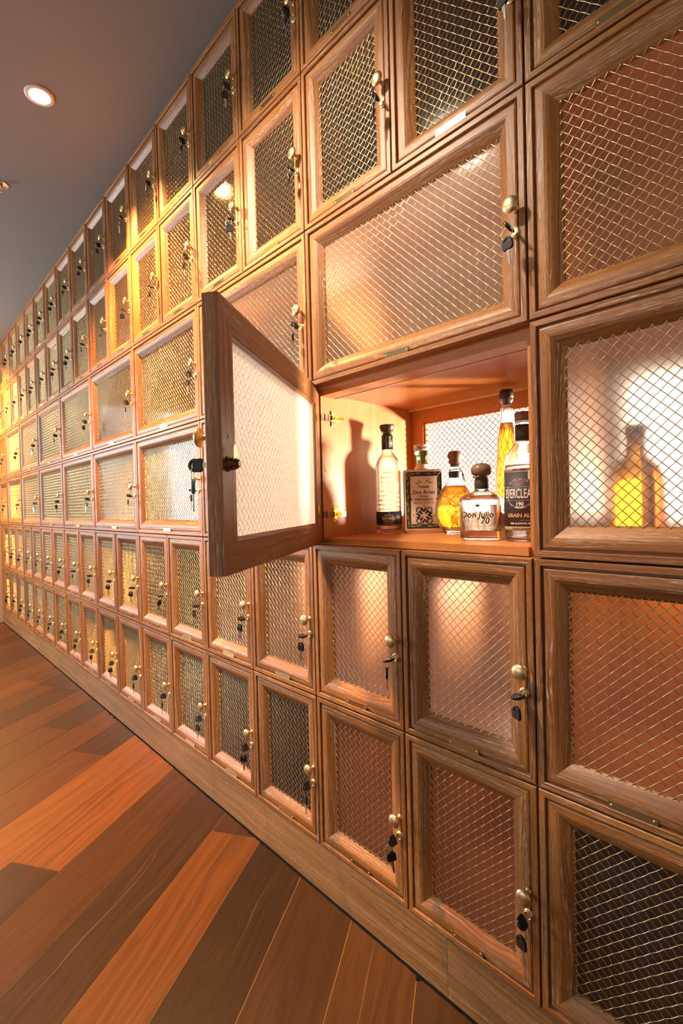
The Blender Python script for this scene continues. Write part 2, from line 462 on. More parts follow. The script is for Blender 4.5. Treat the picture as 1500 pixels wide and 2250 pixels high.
def floor():
    rng = random.Random(11)
    nx, ny = 0.851, 0.525                       # across the planks
    dx, dy = -ny, nx                            # along the planks
    PW = 0.1725
    ref = -1.108
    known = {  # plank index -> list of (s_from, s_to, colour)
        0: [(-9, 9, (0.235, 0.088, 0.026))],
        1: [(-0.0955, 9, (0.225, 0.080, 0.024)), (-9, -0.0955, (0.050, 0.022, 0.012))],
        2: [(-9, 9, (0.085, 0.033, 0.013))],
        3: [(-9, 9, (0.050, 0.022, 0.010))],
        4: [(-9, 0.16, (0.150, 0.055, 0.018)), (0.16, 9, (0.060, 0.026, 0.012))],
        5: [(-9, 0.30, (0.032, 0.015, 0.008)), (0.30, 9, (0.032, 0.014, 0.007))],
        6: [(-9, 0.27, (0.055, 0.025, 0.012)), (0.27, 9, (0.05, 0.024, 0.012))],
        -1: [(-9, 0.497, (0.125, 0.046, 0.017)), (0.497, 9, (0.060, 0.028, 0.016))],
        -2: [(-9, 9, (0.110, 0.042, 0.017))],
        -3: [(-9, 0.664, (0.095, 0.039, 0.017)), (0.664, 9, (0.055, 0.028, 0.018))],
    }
    tones = [(0.055, 0.027, 0.017), (0.085, 0.038, 0.019), (0.11, 0.045, 0.019), (0.065, 0.032, 0.02), (0.135, 0.052, 0.02)]
    mb = MB(); cols = []
    gap = 0.0009
    for i in range(-32, 32):
        segs = known.get(i)
        if not segs:
            s = -7 + rng.random() * 1.5; segs = []
            while s < 7:
                L = 1.2 + rng.random() * 1.1
                segs.append((s, s + L, rng.choice(tones))); s += L
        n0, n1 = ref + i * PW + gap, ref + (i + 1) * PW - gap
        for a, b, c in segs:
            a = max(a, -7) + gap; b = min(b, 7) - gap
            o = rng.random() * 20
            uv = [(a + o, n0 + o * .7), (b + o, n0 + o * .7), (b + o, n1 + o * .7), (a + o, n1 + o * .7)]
            pts = [(n0, a), (n0, b), (n1, b), (n1, a)]
            poly = [((n * nx + s_ * dx), (n * ny + s_ * dy)) for n, s_ in pts]
            # clip to the room
            pu = list(zip(poly, uv))
            for ax, lim, sgn in ((0, XL, 1), (0, XR, -1), (1, YF, 1), (1, YB, -1)):
                res = []
                for q in range(len(pu)):
                    (p, tp), (r, tr) = pu[q], pu[(q + 1) % len(pu)]
                    ip, ir = (p[ax] - lim) * sgn >= 0, (r[ax] - lim) * sgn >= 0
                    if ip: res.append((p, tp))
                    if ip != ir:
                        t = (lim - p[ax]) / (r[ax] - p[ax])
                        res.append(((p[0] + (r[0] - p[0]) * t, p[1] + (r[1] - p[1]) * t), (tp[0] + (tr[0] - tp[0]) * t, tp[1] + (tr[1] - tp[1]) * t)))
                pu = res
                if len(pu) < 3: break
            if len(pu) < 3: continue
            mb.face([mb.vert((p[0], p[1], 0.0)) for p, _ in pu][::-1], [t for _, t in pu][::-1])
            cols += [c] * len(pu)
    # sub-floor showing as fine lines in the joints
    mb.quadp([(XL, YF, -0.0012), (XR, YF, -0.0012), (XR, YB, -0.0012), (XL, YB, -0.0012)])
    cols += [(0.62, 0.36, 0.22)] * 4
    me = mb.mesh('floor', FLOOR)
    at = me.color_attributes.new('plank', 'FLOAT_COLOR', 'CORNER')
    # normals up
    for p in me.polygons:
        pass
    k = 0
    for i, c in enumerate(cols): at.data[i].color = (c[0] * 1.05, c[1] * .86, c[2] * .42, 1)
    o = obj('floor', me); o['kind'] = 'structure'
    return o
floor()

def wall_with_hole(name, axis, pos, t, a0, a1, holes, mat):
    """wall in the plane axis=pos, spanning a0..a1, with rectangular holes (a,b,z0,z1)"""
    mb = MB()
    def bx(p, q, z0, z1):
        if q - p < 1e-4 or z1 - z0 < 1e-4: return
        if axis == 'x': mb.box(min(pos, pos + t), max(pos, pos + t), p, q, z0, z1, 'z')
        else: mb.box(p, q, min(pos, pos + t), max(pos, pos + t), z0, z1, 'z')
    cur = a0
    for (p, q, z0, z1) in sorted(holes):
        bx(cur, p, 0, CEIL); bx(p, q, 0, z0); bx(p, q, z1, CEIL); cur = q
    bx(cur, a1, 0, CEIL)
    return struct(name, mb, mat)

END_WIN = (-3.0, -0.75, 0.85, 2.25)
BACK_WIN = (-2.2, 1.9, 0.80, 1.80)
FRONT_WIN = (-2.1, 1.3, 0.7, 2.3)
wall_with_hole('wall_left', 'x', XL, -0.12, YF, YB, [END_WIN], WALL_MAT)
wall_with_hole('wall_back', 'y', YB, 0.12, XL, XR, [BACK_WIN], WHITE_WALL)
wall_with_hole('wall_front', 'y', YF, -0.12, XL, XR, [FRONT_WIN], WALL_MAT)
wall_with_hole('wall_right', 'x', XR, 0.12, YF, YB, [], WALL_MAT)
mb = MB(); mb.box(XL - .12, XR + .12, YF - .12, YB + .12, CEIL, CEIL + .08)
struct('ceiling', mb, CEIL_MAT)

def window(name, axis, pos, out, win, nmull, glow, glowmat):
    a0, a1, z0, z1 = win
    fr = MB(); w = 0.05
    def bx(p, q, c0, c1, d0, d1, m):
        if axis == 'x': m.box(min(d0, d1), max(d0, d1), p, q, c0, c1, 'z')
        else: m.box(p, q, min(d0, d1), max(d0, d1), c0, c1, 'z')
    d0, d1 = pos + out * .02, pos + out * .08
    bx(a0, a1, z0, z0 + w, d0, d1, fr); bx(a0, a1, z1 - w, z1, d0, d1, fr)
    for k in range(nmull + 2):
        c = a0 + (a1 - a0) * k / (nmull + 1)
        p = min(max(c - w / 2, a0), a1 - w)
        bx(p, p + w, z0 + w, z1 - w, d0, d1, fr)
    f = struct(name, fr, TRIM_WHITE)
    if glow:
        pn = MB(); bx(a0, a1, z0, z1, pos + out * .10, pos + out * .11, pn)
        o = obj('window_pane', pn.mesh('window_pane', glowmat), f)
    return f
window('window_1', 'x', XL, -1, END_WIN, 2, True, END_GLOW)
window('window_2', 'y', YB, 1, BACK_WIN, 0, True, BACK_GLOW)
window('window_3', 'y', YF, -1, FRONT_WIN, 3, True, emitter('front_window_fill', (1.0, 0.93, 0.84), 0.5))  # unseen front window, added with the fill behind the camera

# plinth under the lockers, and the filler strips that close the run
mb = MB()
xs = [XL + 0.001, -3.2, -2.0, -0.8, 0.40, X_END]
for a, b in zip(xs, xs[1:]):
    mb.box(a + .0004, b - .0004, 0.002, 0.05, 0.003, ZB[6], 'x')
mb.box(XL + .001, X_END, 0.05, DEPTH, 0.10, ZB[6] - .0005, 'x')
struct('baseboard_back', mb, PLINTH_OAK)
# thin black strip with a ragged edge where plinth meets floor
mb = MB(); rng = random.Random(4)
n = 700; row0 = []; row1 = []
for i in range(n + 1):
    x = XL + (X_END - XL) * i / n
    w = 0.0045 + 0.0015 * rng.random() + (0.012 * rng.random() if rng.random() < 0.05 else 0)
    row0.append(mb.vert((x, 0.004, 0.0035))); row1.append(mb.vert((x, 0.002 - w, 0.0007)))
for i in range(n):
    mb.face([row1[i], row1[i + 1], row0[i + 1], row0[i]])
for i in (0, n):
    pass
struct('trim_1', mb, BLACK_STRIP)
mb = MB()
mb.box(XL + .001, -15 * W - .001, 0.004, 0.026, ZB[2] + .002, CEIL - .001, 'z')
mb.box(XL + .001, -15 * W - .001, 0.004, 0.026, ZB[6] + .002, ZB[4] - .002, 'z')
struct('trim_2', mb, OAK)
mb = MB(); mb.box(X_END + .002, XR - .001, 0.004, DEPTH, 0.0, CEIL - .001, 'z')
struct('trim_3', mb, PLINTH_OAK)
mb = MB(); mb.box(XL + .001, X_END, 0.006, DEPTH, ZB[0] + .001, CEIL - .001, 'x')
struct('trim_4', mb, OAK)

# ------------------------------------------------------------------ locker meshes
FRAME = 0.055
G = 0.0018
PROFILE = [(0.0, 0.026), (0.0, 0.0014), (0.0012, 0.0), (0.0105, 0.0), (0.0116, 0.0012), (0.0116, 0.0062), (0.0150, 0.0062), (0.0158, 0.0036),
           (0.0185, 0.0026), (0.0290, 0.0024), (0.0340, 0.0034), (0.0400, 0.0066), (0.0460, 0.0112), (0.0520, 0.0160), (0.0540, 0.0180),
           (0.0550, 0.0192), (0.0550, 0.0222), (0.0535, 0.0226), (0.0480, 0.0246), (0.0465, 0.0246), (0.0465, 0.0260), (0.0, 0.0260)]

def door_mesh(w, h):
    mb = MB()
    x0, x1, z0, z1 = G, w - G, G, h - G
    cum = [0]
    for a, b in zip(PROFILE, PROFILE[1:]): cum.append(cum[-1] + math.hypot(b[0] - a[0], b[1] - a[1]))
    for side in range(4):
        o = 3.1 * side + 0.7
        prev = None
        for (u, d), cv in zip(PROFILE, cum):
            a, b = {0: ((x0 + u, z0 + u), (x0 + u, z1 - u)), 1: ((x0 + u, z1 - u), (x1 - u, z1 - u)),
                    2: ((x1 - u, z1 - u), (x1 - u, z0 + u)), 3: ((x1 - u, z0 + u), (x0 + u, z0 + u))}[side]
            ax = 1 if side in (0, 2) else 0
            cur = (mb.vert((a[0], d, a[1])), mb.vert((b[0], d, b[1])), (a[ax] + o, cv + o * 2.3), (b[ax] + o, cv + o * 2.3))
            if prev:
                mb.face([prev[0], prev[1], cur[1], cur[0]], [prev[2], prev[3], cur[3], cur[2]])
            prev = cur
    return mb.mesh('door', OAK)

def wire_mesh(w, h, inset=FRAME - .002, y=0.0170, pitch=0.0127, r=0.00080, amp=0.00095, n=4):
    mb = MB()
    x0, x1, z0, z1 = inset, w - inset, inset, h - inset
    q = math.sqrt(.5); cx, cz = (x0 + x1) / 2, (z0 + z1) / 2
    for fam in (0, 1):
        d = (q, q) if fam == 0 else (q, -q)
        nrm = (-d[1], d[0])
        reach = (x1 - x0 + z1 - z0)
        K = int(reach / pitch) + 2
        for k in range(-K, K + 1):
            px, pz = cx + nrm[0] * k * pitch, cz + nrm[1] * k * pitch
            lo, hi = -9, 9
            for p, dd, a, b in ((px, d[0], x0, x1), (pz, d[1], z0, z1)):
                t0, t1 = (a - p) / dd, (b - p) / dd
                lo, hi = max(lo, min(t0, t1)), min(hi, max(t0, t1))
            if hi - lo < 0.004: continue
            # crossings lie at t = m * pitch; over/under alternates with (m + k)
            ts = [lo]
            m = math.ceil(lo / (pitch / 2) + 1e-6)
            while m * pitch / 2 < hi - 1e-6: ts.append(m * pitch / 2); m += 1
            ts.append(hi)
            pts = []
            for t in ts:
                ph = math.cos(math.pi * t / pitch) * (1 if (k % 2 == 0) else -1) * (1 if fam == 0 else -1)
                pts.append((px + d[0] * t, y + amp * ph, pz + d[1] * t))
            mb.tube(pts, r, n, caps=False)
    return mb.mesh('wire_mesh', WIRE)

def panel_mesh(w, h, y=0.0222):
    mb = MB(); i = FRAME - .0012
    mb.quadp([(i, y, i), (w - i, y, i), (w - i, y, h - i), (i, y, h - i)], [(0, 0), (1, 0), (1, 1), (0, 1)])
    return mb.mesh('frosted_panel', FROST)

TK = 0.016
def carcass_mesh(w, h, rails=False):
    mb = MB(); e = .0004
    y0, y1 = 0.0285, DEPTH
    mb.box(e, TK, y0, y1, e, h - e, 'z'); mb.box(w - TK, w - e, y0, y1, e, h - e, 'z')
    mb.box(TK, w - TK, y0 - (.010 if rails else 0), y1, e, TK, 'x'); mb.box(TK, w - TK, y0, y1, h - TK, h - e, 'x')
    if rails:
        mb.box(TK, w - TK, y0, y0 + .050, h - TK - .006, h - TK, 'x')
        mb.box(TK, w - TK, y0 + .053, y0 + .057, h - TK - .0035, h - TK, 'x')
        mb.box(TK, w - TK, y1 - .034, y1 - .020, h - TK - .005, h - TK, 'x')
        # screw hole plugs on the left side
    return mb.mesh('carcass', VENEER)

def back_mesh(w, h, solid=False):
    mb = MB(); i = TK; f = 0.042; y0, y1 = DEPTH - .020, DEPTH - .002
    if solid:
        mb.box(i, w - i, y0 + .010, y1, i, h - i, 'x')
        return mb.mesh('added_back_board', VENEER)
    mb.box(i, i + f, y0, y1, i, h - i, 'z'); mb.box(w - i - f, w - i, y0, y1, i, h - i, 'z')
    mb.box(i + f, w - i - f, y0, y1, h - i - f, h - i, 'x'); mb.box(i + f, w - i - f, y0, y1, i, i + f, 'x')
    # inner bead
    b = .006
    mb.box(i + f, i + f + b, y0 + .006, y1, i + f, h - i - f, 'z'); mb.box(w - i - f - b, w - i - f, y0 + .006, y1, i + f, h - i - f, 'z')
    mb.box(i + f + b, w - i - f - b, y0 + .006, y1, h - i - f - b, h - i - f, 'x'); mb.box(i + f + b, w - i - f - b, y0 + .006, y1, i + f, i + f + b, 'x')
    return mb.mesh('back_frame', VENEER)

TO_FRONT = Matrix.Rotation(math.radians(90), 4, 'X')        # +z -> -y
def knob_mesh():
    mb = MB()
    mb.lathe([(0.0068, -0.0005), (0.0068, 0.0014), (0.0050, 0.0026), (0.0040, 0.006), (0.0040, 0.0125), (0.0052, 0.0155), (0.0095, 0.0168),
              (0.0136, 0.0182), (0.0148, 0.0200), (0.0148, 0.0212), (0.0138, 0.0232), (0.0112, 0.0252), (0.0070, 0.0268), (0.0025, 0.0275)], 28, TO_FRONT)
    return mb.mesh('knob', BRASS)
def lock_mesh():
    mb = MB()
    mb.lathe([(0.0096, -0.0006), (0.0096, 0.0018), (0.0086, 0.0030), (0.0078, 0.0030), (0.0078, 0.0050), (0.0072, 0.0064), (0.0060, 0.0066), (0.0058, 0.0056), (0.0048, 0.0056)], 24, TO_FRONT)
    return mb.mesh('lock', BRASS)
def plate_mesh():
    mb = MB()
    a, b, t, c = 0.0345, 0.0062, 0.0012, 0.0012
    o = [(-a + c, -b), (a - c, -b), (a, -b + c), (a, b - c), (a - c, b), (-a + c, b), (-a, b - c), (-a, -b + c)]
    F = [mb.vert((x, -t, z)) for x, z in o]; B = [mb.vert((x, 0.0006, z)) for x, z in o]
    mb.face(F)
    for i in range(8): mb.face([F[i], B[i], B[(i + 1) % 8], F[(i + 1) % 8]])
    return mb.mesh('nameplate', PLATE)
def screw_mesh():
    mb = MB()
    mb.lathe([(0.0021, -0.0004), (0.0021, 0.0004), (0.0016, 0.0010), (0.0007, 0.0013)], 12, TO_FRONT)
    return mb.mesh('screw', BRASS)
KNOB, LOCK, NAMEPLATE, SCREW = knob_mesh(), lock_mesh(), plate_mesh(), screw_mesh()

# keys -------------------------------------------------------------
def bow_mesh(mat, name):
    """plastic key head: along +x from the shoulder, across z, thickness y"""
    mb = MB(); n = 36; hc = 0.0175
    def inside(a, b):
        if a < 0 or abs(b) > 0.0105: return False
        return True if a <= 0.0125 else (a - 0.0125) ** 2 + b * b <= 0.0105 ** 2
    outl, hole = [], []
    for i in range(n):
        t = 2 * math.pi * (i + .5) / n
        lo, hi = 0, 0.03
        for _ in range(24):
            m = (lo + hi) / 2
            if inside(hc + m * math.cos(t), m * math.sin(t)): lo = m
            else: hi = m
        outl.append((hc + lo * math.cos(t), lo * math.sin(t)))
        hole.append((hc + 0.0019 * math.cos(t) - 0.0025 * (math.sin(t) ** 2), 0.0062 * math.sin(t)))
    def ring(src, sc, y):
        return [mb.vert((hc + (a - hc) * sc if sc != 1 else a, y, b * sc)) for a, b in src]
    T = 0.0026
    R = [ring(hole, 1, -T), ring(outl, .93, -T), ring(outl, 1, -T * .5), ring(outl, 1, T * .5), ring(outl, .93, T), ring(hole, 1, T), None]
    R[6] = R[0]
    for q, (a, b) in enumerate(zip(R, R[1:])):
        for i in range(n):
            j = (i + 1) % n
            mb.face([a[i], a[j], b[j], b[i]], None, 0, q not in (0, 4))
    return mb.mesh(name, mat)
BOW, BOW_BLUE = bow_mesh(BLACK_PLASTIC, 'key_head'), bow_mesh(BLUE_PLASTIC, 'key_head')
def blade_mesh():
    mb = MB(); L = 0.027
    top = [0.0033]; xs = [0.001]
    teeth = [0.0033, 0.0012, 0.0024, 0.0008, 0.0026, 0.0015, 0.0022, 0.0010, 0.0018]
    prof = [(0.001, 0.0036), (-0.005, 0.0036), (-0.0055, 0.0028)]
    for i, t in enumerate(teeth): prof.append((-0.008 - i * 0.0021, t))
    prof.append((-L, 0.0002))
    low = [(-L, -0.0012), (-0.0245, -0.0028), (-0.0055, -0.0028), (-0.005, -0.0036), (0.001, -0.0036)]
    o = prof + low; T = 0.0009
    A = [mb.vert((x, -T, z)) for x, z in o]; B = [mb.vert((x, T, z)) for x, z in o]
    mb.face(A); mb.face(B[::-1])
    for i in range(len(o)):
        j = (i + 1) % len(o); mb.face([A[i], B[i], B[j], A[j]])
    return mb.mesh('key_blade', STEEL)
def stub_mesh():
    mb = MB(); mb.box(-0.0075, 0.001, -0.0009, 0.0009, -0.0036, 0.0036)
    return mb.mesh('key_blade', STEEL)
BLADE, STUB = blade_mesh(), stub_mesh()
mb = MB(); mb.tube([(0.0105 * math.cos(2 * math.pi * i / 28), 0, 0.0105 * math.sin(2 * math.pi * i / 28)) for i in range(28)], 0.00062, 5, True)
RING = mb.mesh('key_ring', STEEL)

def key_set(label, loc, base_rot, turn, twist, spare=True, blue=False, far=False):
    """keys in a lock whose centre on the door face is loc; base_rot turns the whole set about z"""
    t = thing('key_set', label, 'keys', loc, base_rot, 'keys left in the locker locks')
    # key in the lock: local +x -> -y (outwards), turned about that axis
    R = Matrix.Rotation(-math.pi / 2, 4, 'Z') @ Matrix.Rotation(turn, 4, 'X')
    k = obj('lock_key', BOW, t)
    k.matrix_local = Matrix.Translation((0, -0.0125, 0)) @ R
    s = obj('key_blade', STUB, k); s['label'] = 'steel key blade'
    if spare:
        # the ring hangs from the slot of the key head
        hole = Vector((0, -0.0125 - 0.0165, 0))
        side = 0.0045 if abs(math.cos(turn)) > .6 else 0.0
        rc = hole + Vector((0, 0, -0.0095 - side))
        r = obj('key_ring', RING, t); r.location = rc; r.rotation_euler = (0, 0, twist * .6); r['label'] = 'thin steel ring'
        sp = obj('spare_key', BOW_BLUE if blue else BOW, t)
        if blue: sp['label'] = 'blue plastic spare key'
        tilt = 0.12 * math.sin(twist * 5)
        M = Matrix.Rotation(twist, 4, 'Z') @ Matrix.Rotation(tilt, 4, 'Y') @ Matrix.Rotation(-math.pi / 2, 4, 'Y')
        # local +x (towards the head end) must point up
        hp = rc + Vector((0, 0, -0.0105))
        sp.matrix_local = Matrix.Translation(hp) @ M @ Matrix.Translation((-0.0180, 0, 0))
        b = obj('key_blade', BLADE, sp); b['label'] = 'notched steel key blade'
    return t

# ------------------------------------------------------------------ lockers
ORD = ['', 'first', 'second', 'third', 'fourth', 'fifth', 'sixth', 'seventh', 'eighth', 'ninth', 'tenth', 'eleventh', 'twelfth', 'thirteenth', 'fourteenth', 'fifteenth', 'sixteenth']
ROWS = {1: 'top row', 2: 'second row down', 3: 'third row down', 4: 'same row', 5: 'second row up', 6: 'bottom row'}
def where(row, k, wide):
    """which locker: its row, then its column counted from the open locker"""
    r = ROWS[row]
    if wide:
        if k == 2: return r + ', right of open locker\'s column' if row != 4 else 'immediately right of the open locker'
        if k == 0: return 'directly above the open locker'
        return r + ', ' + ORD[-k // 2] + ' left of open locker'
    if k == 2: return r + ', first right of open locker\'s column'
    if k == 3: return r + ', second right of open locker\'s column'
    if k in (0, 1):
        return r + (', above' if row < 4 else ', below') + (' left' if k == 0 else ' right') + ' half of open locker'
    return r + ', ' + ORD[-k] + ' left of open locker\'s column'

cache = {}
def meshes(w, h):
    key = (round(w, 3), round(h, 4))
    if key not in cache:
        cache[key] = dict(door=door_mesh(w, h), wire=wire_mesh(w, h), panel=panel_mesh(w, h), carcass=carcass_mesh(w, h), back=back_mesh(w, h), board=back_mesh(w, h, True))
    return cache[key]

DOOR_T = 0.026
OPEN_ANGLE = math.radians(55.0)
rng = random.Random(23)

def build_locker(row, k, w, is_open=False):
    zt, zb = ZB[row - 1], ZB[row]
    h = zt - zb
    wide = w > 0.35
    x0 = k * W if not (wide and k == -14 - 2) else 0
    M = meshes(w, h)
    if is_open:
        lab = 'open oak locker with its mesh door swung out and bottles inside'
    else:
        lab = ('wide' if wide else 'narrow') + ' oak locker, ' + where(row, k, wide)
    root = thing('locker', lab, 'locker', (x0, 0, zb), 0, 'wide lockers of the wall' if wide else 'narrow lockers of the wall')
    if is_open:
        obj('carcass', carcass_mesh(w, h, True), root)
    else:
        obj('carcass', M['carcass'], root)
    if (row in (3, 4, 5) and -3 < k < 2) or (row == 4 and k == 2): obj('back_frame', M['back'], root)
    else: obj('added_back_board', M['board'], root)  # unseen solid backs, added where back light should stay out
    door = obj('door', M['door'], root)
    if is_open:
        a = OPEN_ANGLE
        Rz = Matrix.Rotation(-a, 4, 'Z')
        H = Vector((0.0205, 0.0180, 0))
        door.location = H - (Rz @ Vector((G, DOOR_T, 0)))
        door.rotation_euler = (0, 0, -a)
    wm = obj('wire_mesh', M['wire'], door); wm['label'] = 'woven brass wire mesh'
    fp = obj('frosted_panel', M['panel'], door); fp['label'] = 'frosted translucent sheet behind the mesh'
    kx, kz = w - 0.0205, h * 0.5
    kb = obj('knob', KNOB, door, (kx, 0.0024, kz)); kb['label'] = 'brass knob'
    lk = obj('lock', LOCK, door, (kx, 0.0024, kz - 0.041)); lk['label'] = 'round brass lock'
    np_ = obj('nameplate', NAMEPLATE, door, (w / 2, 0.0022, 0.0195)); np_['label'] = 'blank brass nameplate'
    if k >= -9:
        for sx in (-0.0295, 0.0295):
            obj('screw', SCREW, door, (w / 2 + sx, 0.0012, 0.0195))
    # keys
    near = k > -9
    turn = {1: 0.2, 2: 0.6, 3: 0.5, 4: 1.0, 5: 1.45, 6: 0.8}[row] + rng.uniform(-.35, .35)
    twist = rng.uniform(-1.0, 1.0)
    where_txt = where(row, k, wide)
    if is_open:
        kl = 'black key and blue spare key hanging in the opened door\'s lock'
    else:
        kl = 'keys in ' + ('wide' if wide else 'narrow') + ' locker, ' + where_txt
    p = Vector((kx, 0.0024 - .004, kz - 0.041))
    if is_open:
        p = door.location + (Matrix.Rotation(-OPEN_ANGLE, 4, 'Z') @ p)
        key_set(kl, (x0 + p.x, p.y, zb + p.z), -OPEN_ANGLE, 0.1, 0.5, True, True)
    else:
        key_set(kl, (x0 + p.x, p.y, zb + p.z), 0, turn, twist)
    return root, door, w, h

# bottom-up: the open locker first, then its neighbours
open_root, open_door, OW, OH = build_locker(4, 0, 2 * W, True)
for row in (3, 4):
    for k in range(2, -16, -2):
        if row == 4 and k == 0: continue
        if k == -16: continue
        build_locker(row, k, 2 * W)
for row in (1, 2, 5, 6):
    for k in range(3, -16, -1):
        build_locker(row, k, W)
# last wide lockers, shortened against the end wall
def end_locker(row):
    zt, zb = ZB[row - 1], ZB[row]; w = -14 * W - XL - .002; h = zt - zb
    M = meshes(w, h)
    root = thing('locker', 'cut-down oak mesh locker against the end wall, ' + ROWS[row], 'locker', (XL + .002, 0, zb), 0, 'wide lockers of the wall')
    obj('carcass', M['carcass'], root); obj('added_back_board', M['board'], root)
    door = obj('door', M['door'], root)
    obj('wire_mesh', M['wire'], door); obj('frosted_panel', M['panel'], door)
    obj('knob', KNOB, door, (w - .0205, .0024, h / 2)); obj('lock', LOCK, door, (w - .0205, .0024, h / 2 - .041))
    obj('nameplate', NAMEPLATE, door, (w / 2, .0022, .0195))
    key_set('black keys in the cut-down locker by the end wall, ' + ROWS[row], (XL + .002 + w - .0205, -.0016, zb + h / 2 - .041), 0, .6, .3)
end_locker(3); end_locker(4)

# ------------------------------------------------------------------ open locker fittings
zo = ZB[4]
h_ = OH - TK
LIGHT_LINE = plain('pale_light_line', (.80, .58, .40), .3)  # pale strips standing in for the light lines of the grooves
for y_, d_ in ((.0815, .0072), (DEPTH - .0370, .0060)):
    mb = MB(); mb.box(TK, OW - TK, y_, y_ + .0025, h_ - d_, h_ - .0002, 'x')
    o = obj('light_line_strip', mb.mesh('light_line_strip', LIGHT_LINE), open_root); o['label'] = 'pale strip standing in for a light line under the top'
# back mesh of the open locker
bm_ = wire_mesh(OW, OH, inset=TK + .042 + .004, y=DEPTH - .008, r=0.00115)
o = obj('back_wire_mesh', bm_, open_root); o['label'] = 'woven brass wire mesh backing'
# cam of the lock, seen on the inside of the door
mb = MB()
Mx = Matrix.Translation((OW - 0.0205, DOOR_T - .0005, OH / 2 - .041)) @ Matrix.Rotation(-math.pi / 2, 4, 'X')
mb.lathe([(0.0115, 0), (0.0115, 0.0022), (0.0095, 0.0022), (0.0095, 0.011), (0.0082, 0.0112), (0.0082, 0.0150), (0.0060, 0.0150), (0.0060, 0.0185), (0.0030, 0.0188)], 24, Mx)
o = obj('lock_barrel', mb.mesh('lock_barrel', DARK_METAL), open_door); o['label'] = 'bronzed lock barrel'
mb = MB(); a = Matrix.Translation((OW - 0.0205, DOOR_T + .0112, OH / 2 - .041)) 
pts = [(-.006, -.006), (.006, -.006), (.006, .024), (.004, .028), (-.004, .028), (-.006, .024)]
A = [mb.vert(a @ Vector((x, 0, z))) for x, z in pts]; B = [mb.vert(a @ Vector((x, .0016, z))) for x, z in pts]
mb.face(A); mb.face(B[::-1])
for i in range(6): mb.face([A[i], B[i], B[(i + 1) % 6], A[(i + 1) % 6]])
o = obj('lock_cam', mb.mesh('lock_cam', BRASS), open_door); o['label'] = 'flat brass lock tongue'
mb = MB(); mb.lathe([(0.0030, 0), (0.0030, .0008), (.0012, .0008)], 12, Matrix.Translation((OW - 0.0255, DOOR_T - .0003, OH / 2 + .0)) @ Matrix.Rotation(-math.pi / 2, 4, 'X'))
obj('screw', mb.mesh('screw', DARK_METAL), open_door)

def hinge(z):
    """concealed gilt hinge: wing plate on the left carcass wall, arm across to the door"""
    h = bpy.data.objects.new('hinge', None)
    mb = MB()
    # mounting plate on the wall x = TK
    def bb(m, x0, x1, y0, y1, z0, z1): m.box(x0, x1, y0, y1, z0, z1)
    yc = 0.070
    mb.bevel_box(-.008, .008, -.021, .021, 0, .003, .0022)
    me = mb.mesh('hinge', GOLD)
    # lay the slab on the wall: slab x -> y, slab y -> z, slab z -> x
    for v in me.vertices:
        x, y, zz = v.co; v.co = (zz, x, y)
    plate = obj('hinge', me, open_root, (TK, yc, z)); plate['label'] = 'gilt concealed hinge'
    arm = MB()
    bb(arm, .003, .013, -.012, .030, -.0065, .0065)
    bb(arm, .013, .0140, -.004, .028, -.0045, .0045)
    for yy in (-.004, .012, .022):
        arm.lathe([(.0026, 0), (.0026, .0012), (.0010, .0012)], 10, Matrix.Translation((.0138, yy, 0)) @ Matrix.Rotation(math.pi / 2, 4, 'Y'))
    obj('hinge_arm', arm.mesh('hinge_arm', GOLD), plate)
    for yy, zz in ((-.0035, .0145), (.0035, .0145), (-.0035, -.0145), (.0035, -.0145)):
        ca = MB(); ca.lathe([(.0029, 0), (.0029, .0008), (.0018, .0012), (.0006, .0006)], 12, Matrix.Translation((.003, yy, zz)) @ Matrix.Rotation(math.pi / 2, 4, 'Y'))
        obj('screw', ca.mesh('screw', BRASS), plate)
    # knuckle linking to the cup on the door
    kn = MB()
    pts = [(.006, -.010, 0), (.005, -.022, 0), (.003, -.034, 0), (.003, -.046, 0)]
    for a, b in zip(pts, pts[1:]):
        kn.box(min(a[0], b[0]) - .0005, max(a[0], b[0]) + .003, b[1], a[1], -.0085, .0085)
    o = obj('hinge_link', kn.mesh('hinge_link', DARK_METAL), plate)
    # cup flange let into the door back
    fl = MB()
    fl.bevel_box(-.0055, .0055, -.027, .027, 0, .0022, .0020)
    me = fl.mesh('hinge_cup', GOLD)
    for v in me.vertices:
        x, y, zz = v.co; v.co = (x, zz, y)
    o = obj('hinge_cup', me, open_door, (.034, DOOR_T - .0004, z)); o['label'] = 'gilt hinge cup flange'
    bpy.data.objects.remove(h)
hinge(1.2745 - zo); hinge(1.0150 - zo)
mb = MB(); mb.lathe([(.0024, 0), (.0024, .0008), (.001, .0008)], 12, Matrix.Translation((TK - .0002, .040, 1.133 - zo)) @ Matrix.Rotation(math.pi / 2, 4, 'Y'))
obj('screw', mb.mesh('screw', DARK_METAL), open_root)
for z in (1.135, 1.087):
    mb = MB(); mb.box(OW - TK - .0040, OW - TK + .0002, .030, .050, z - zo - .0085, z - zo + .0085)
    o = obj('strike_plate', mb.mesh('strike_plate', PLATE), open_root); o['label'] = 'small brass strike plate'

# ------------------------------------------------------------------ bottles
ZS = zo + TK + .0004
def facing(p, extra=0.0):
    return math.atan2(CAM.y - p[1], CAM.x - p[0]) + extra

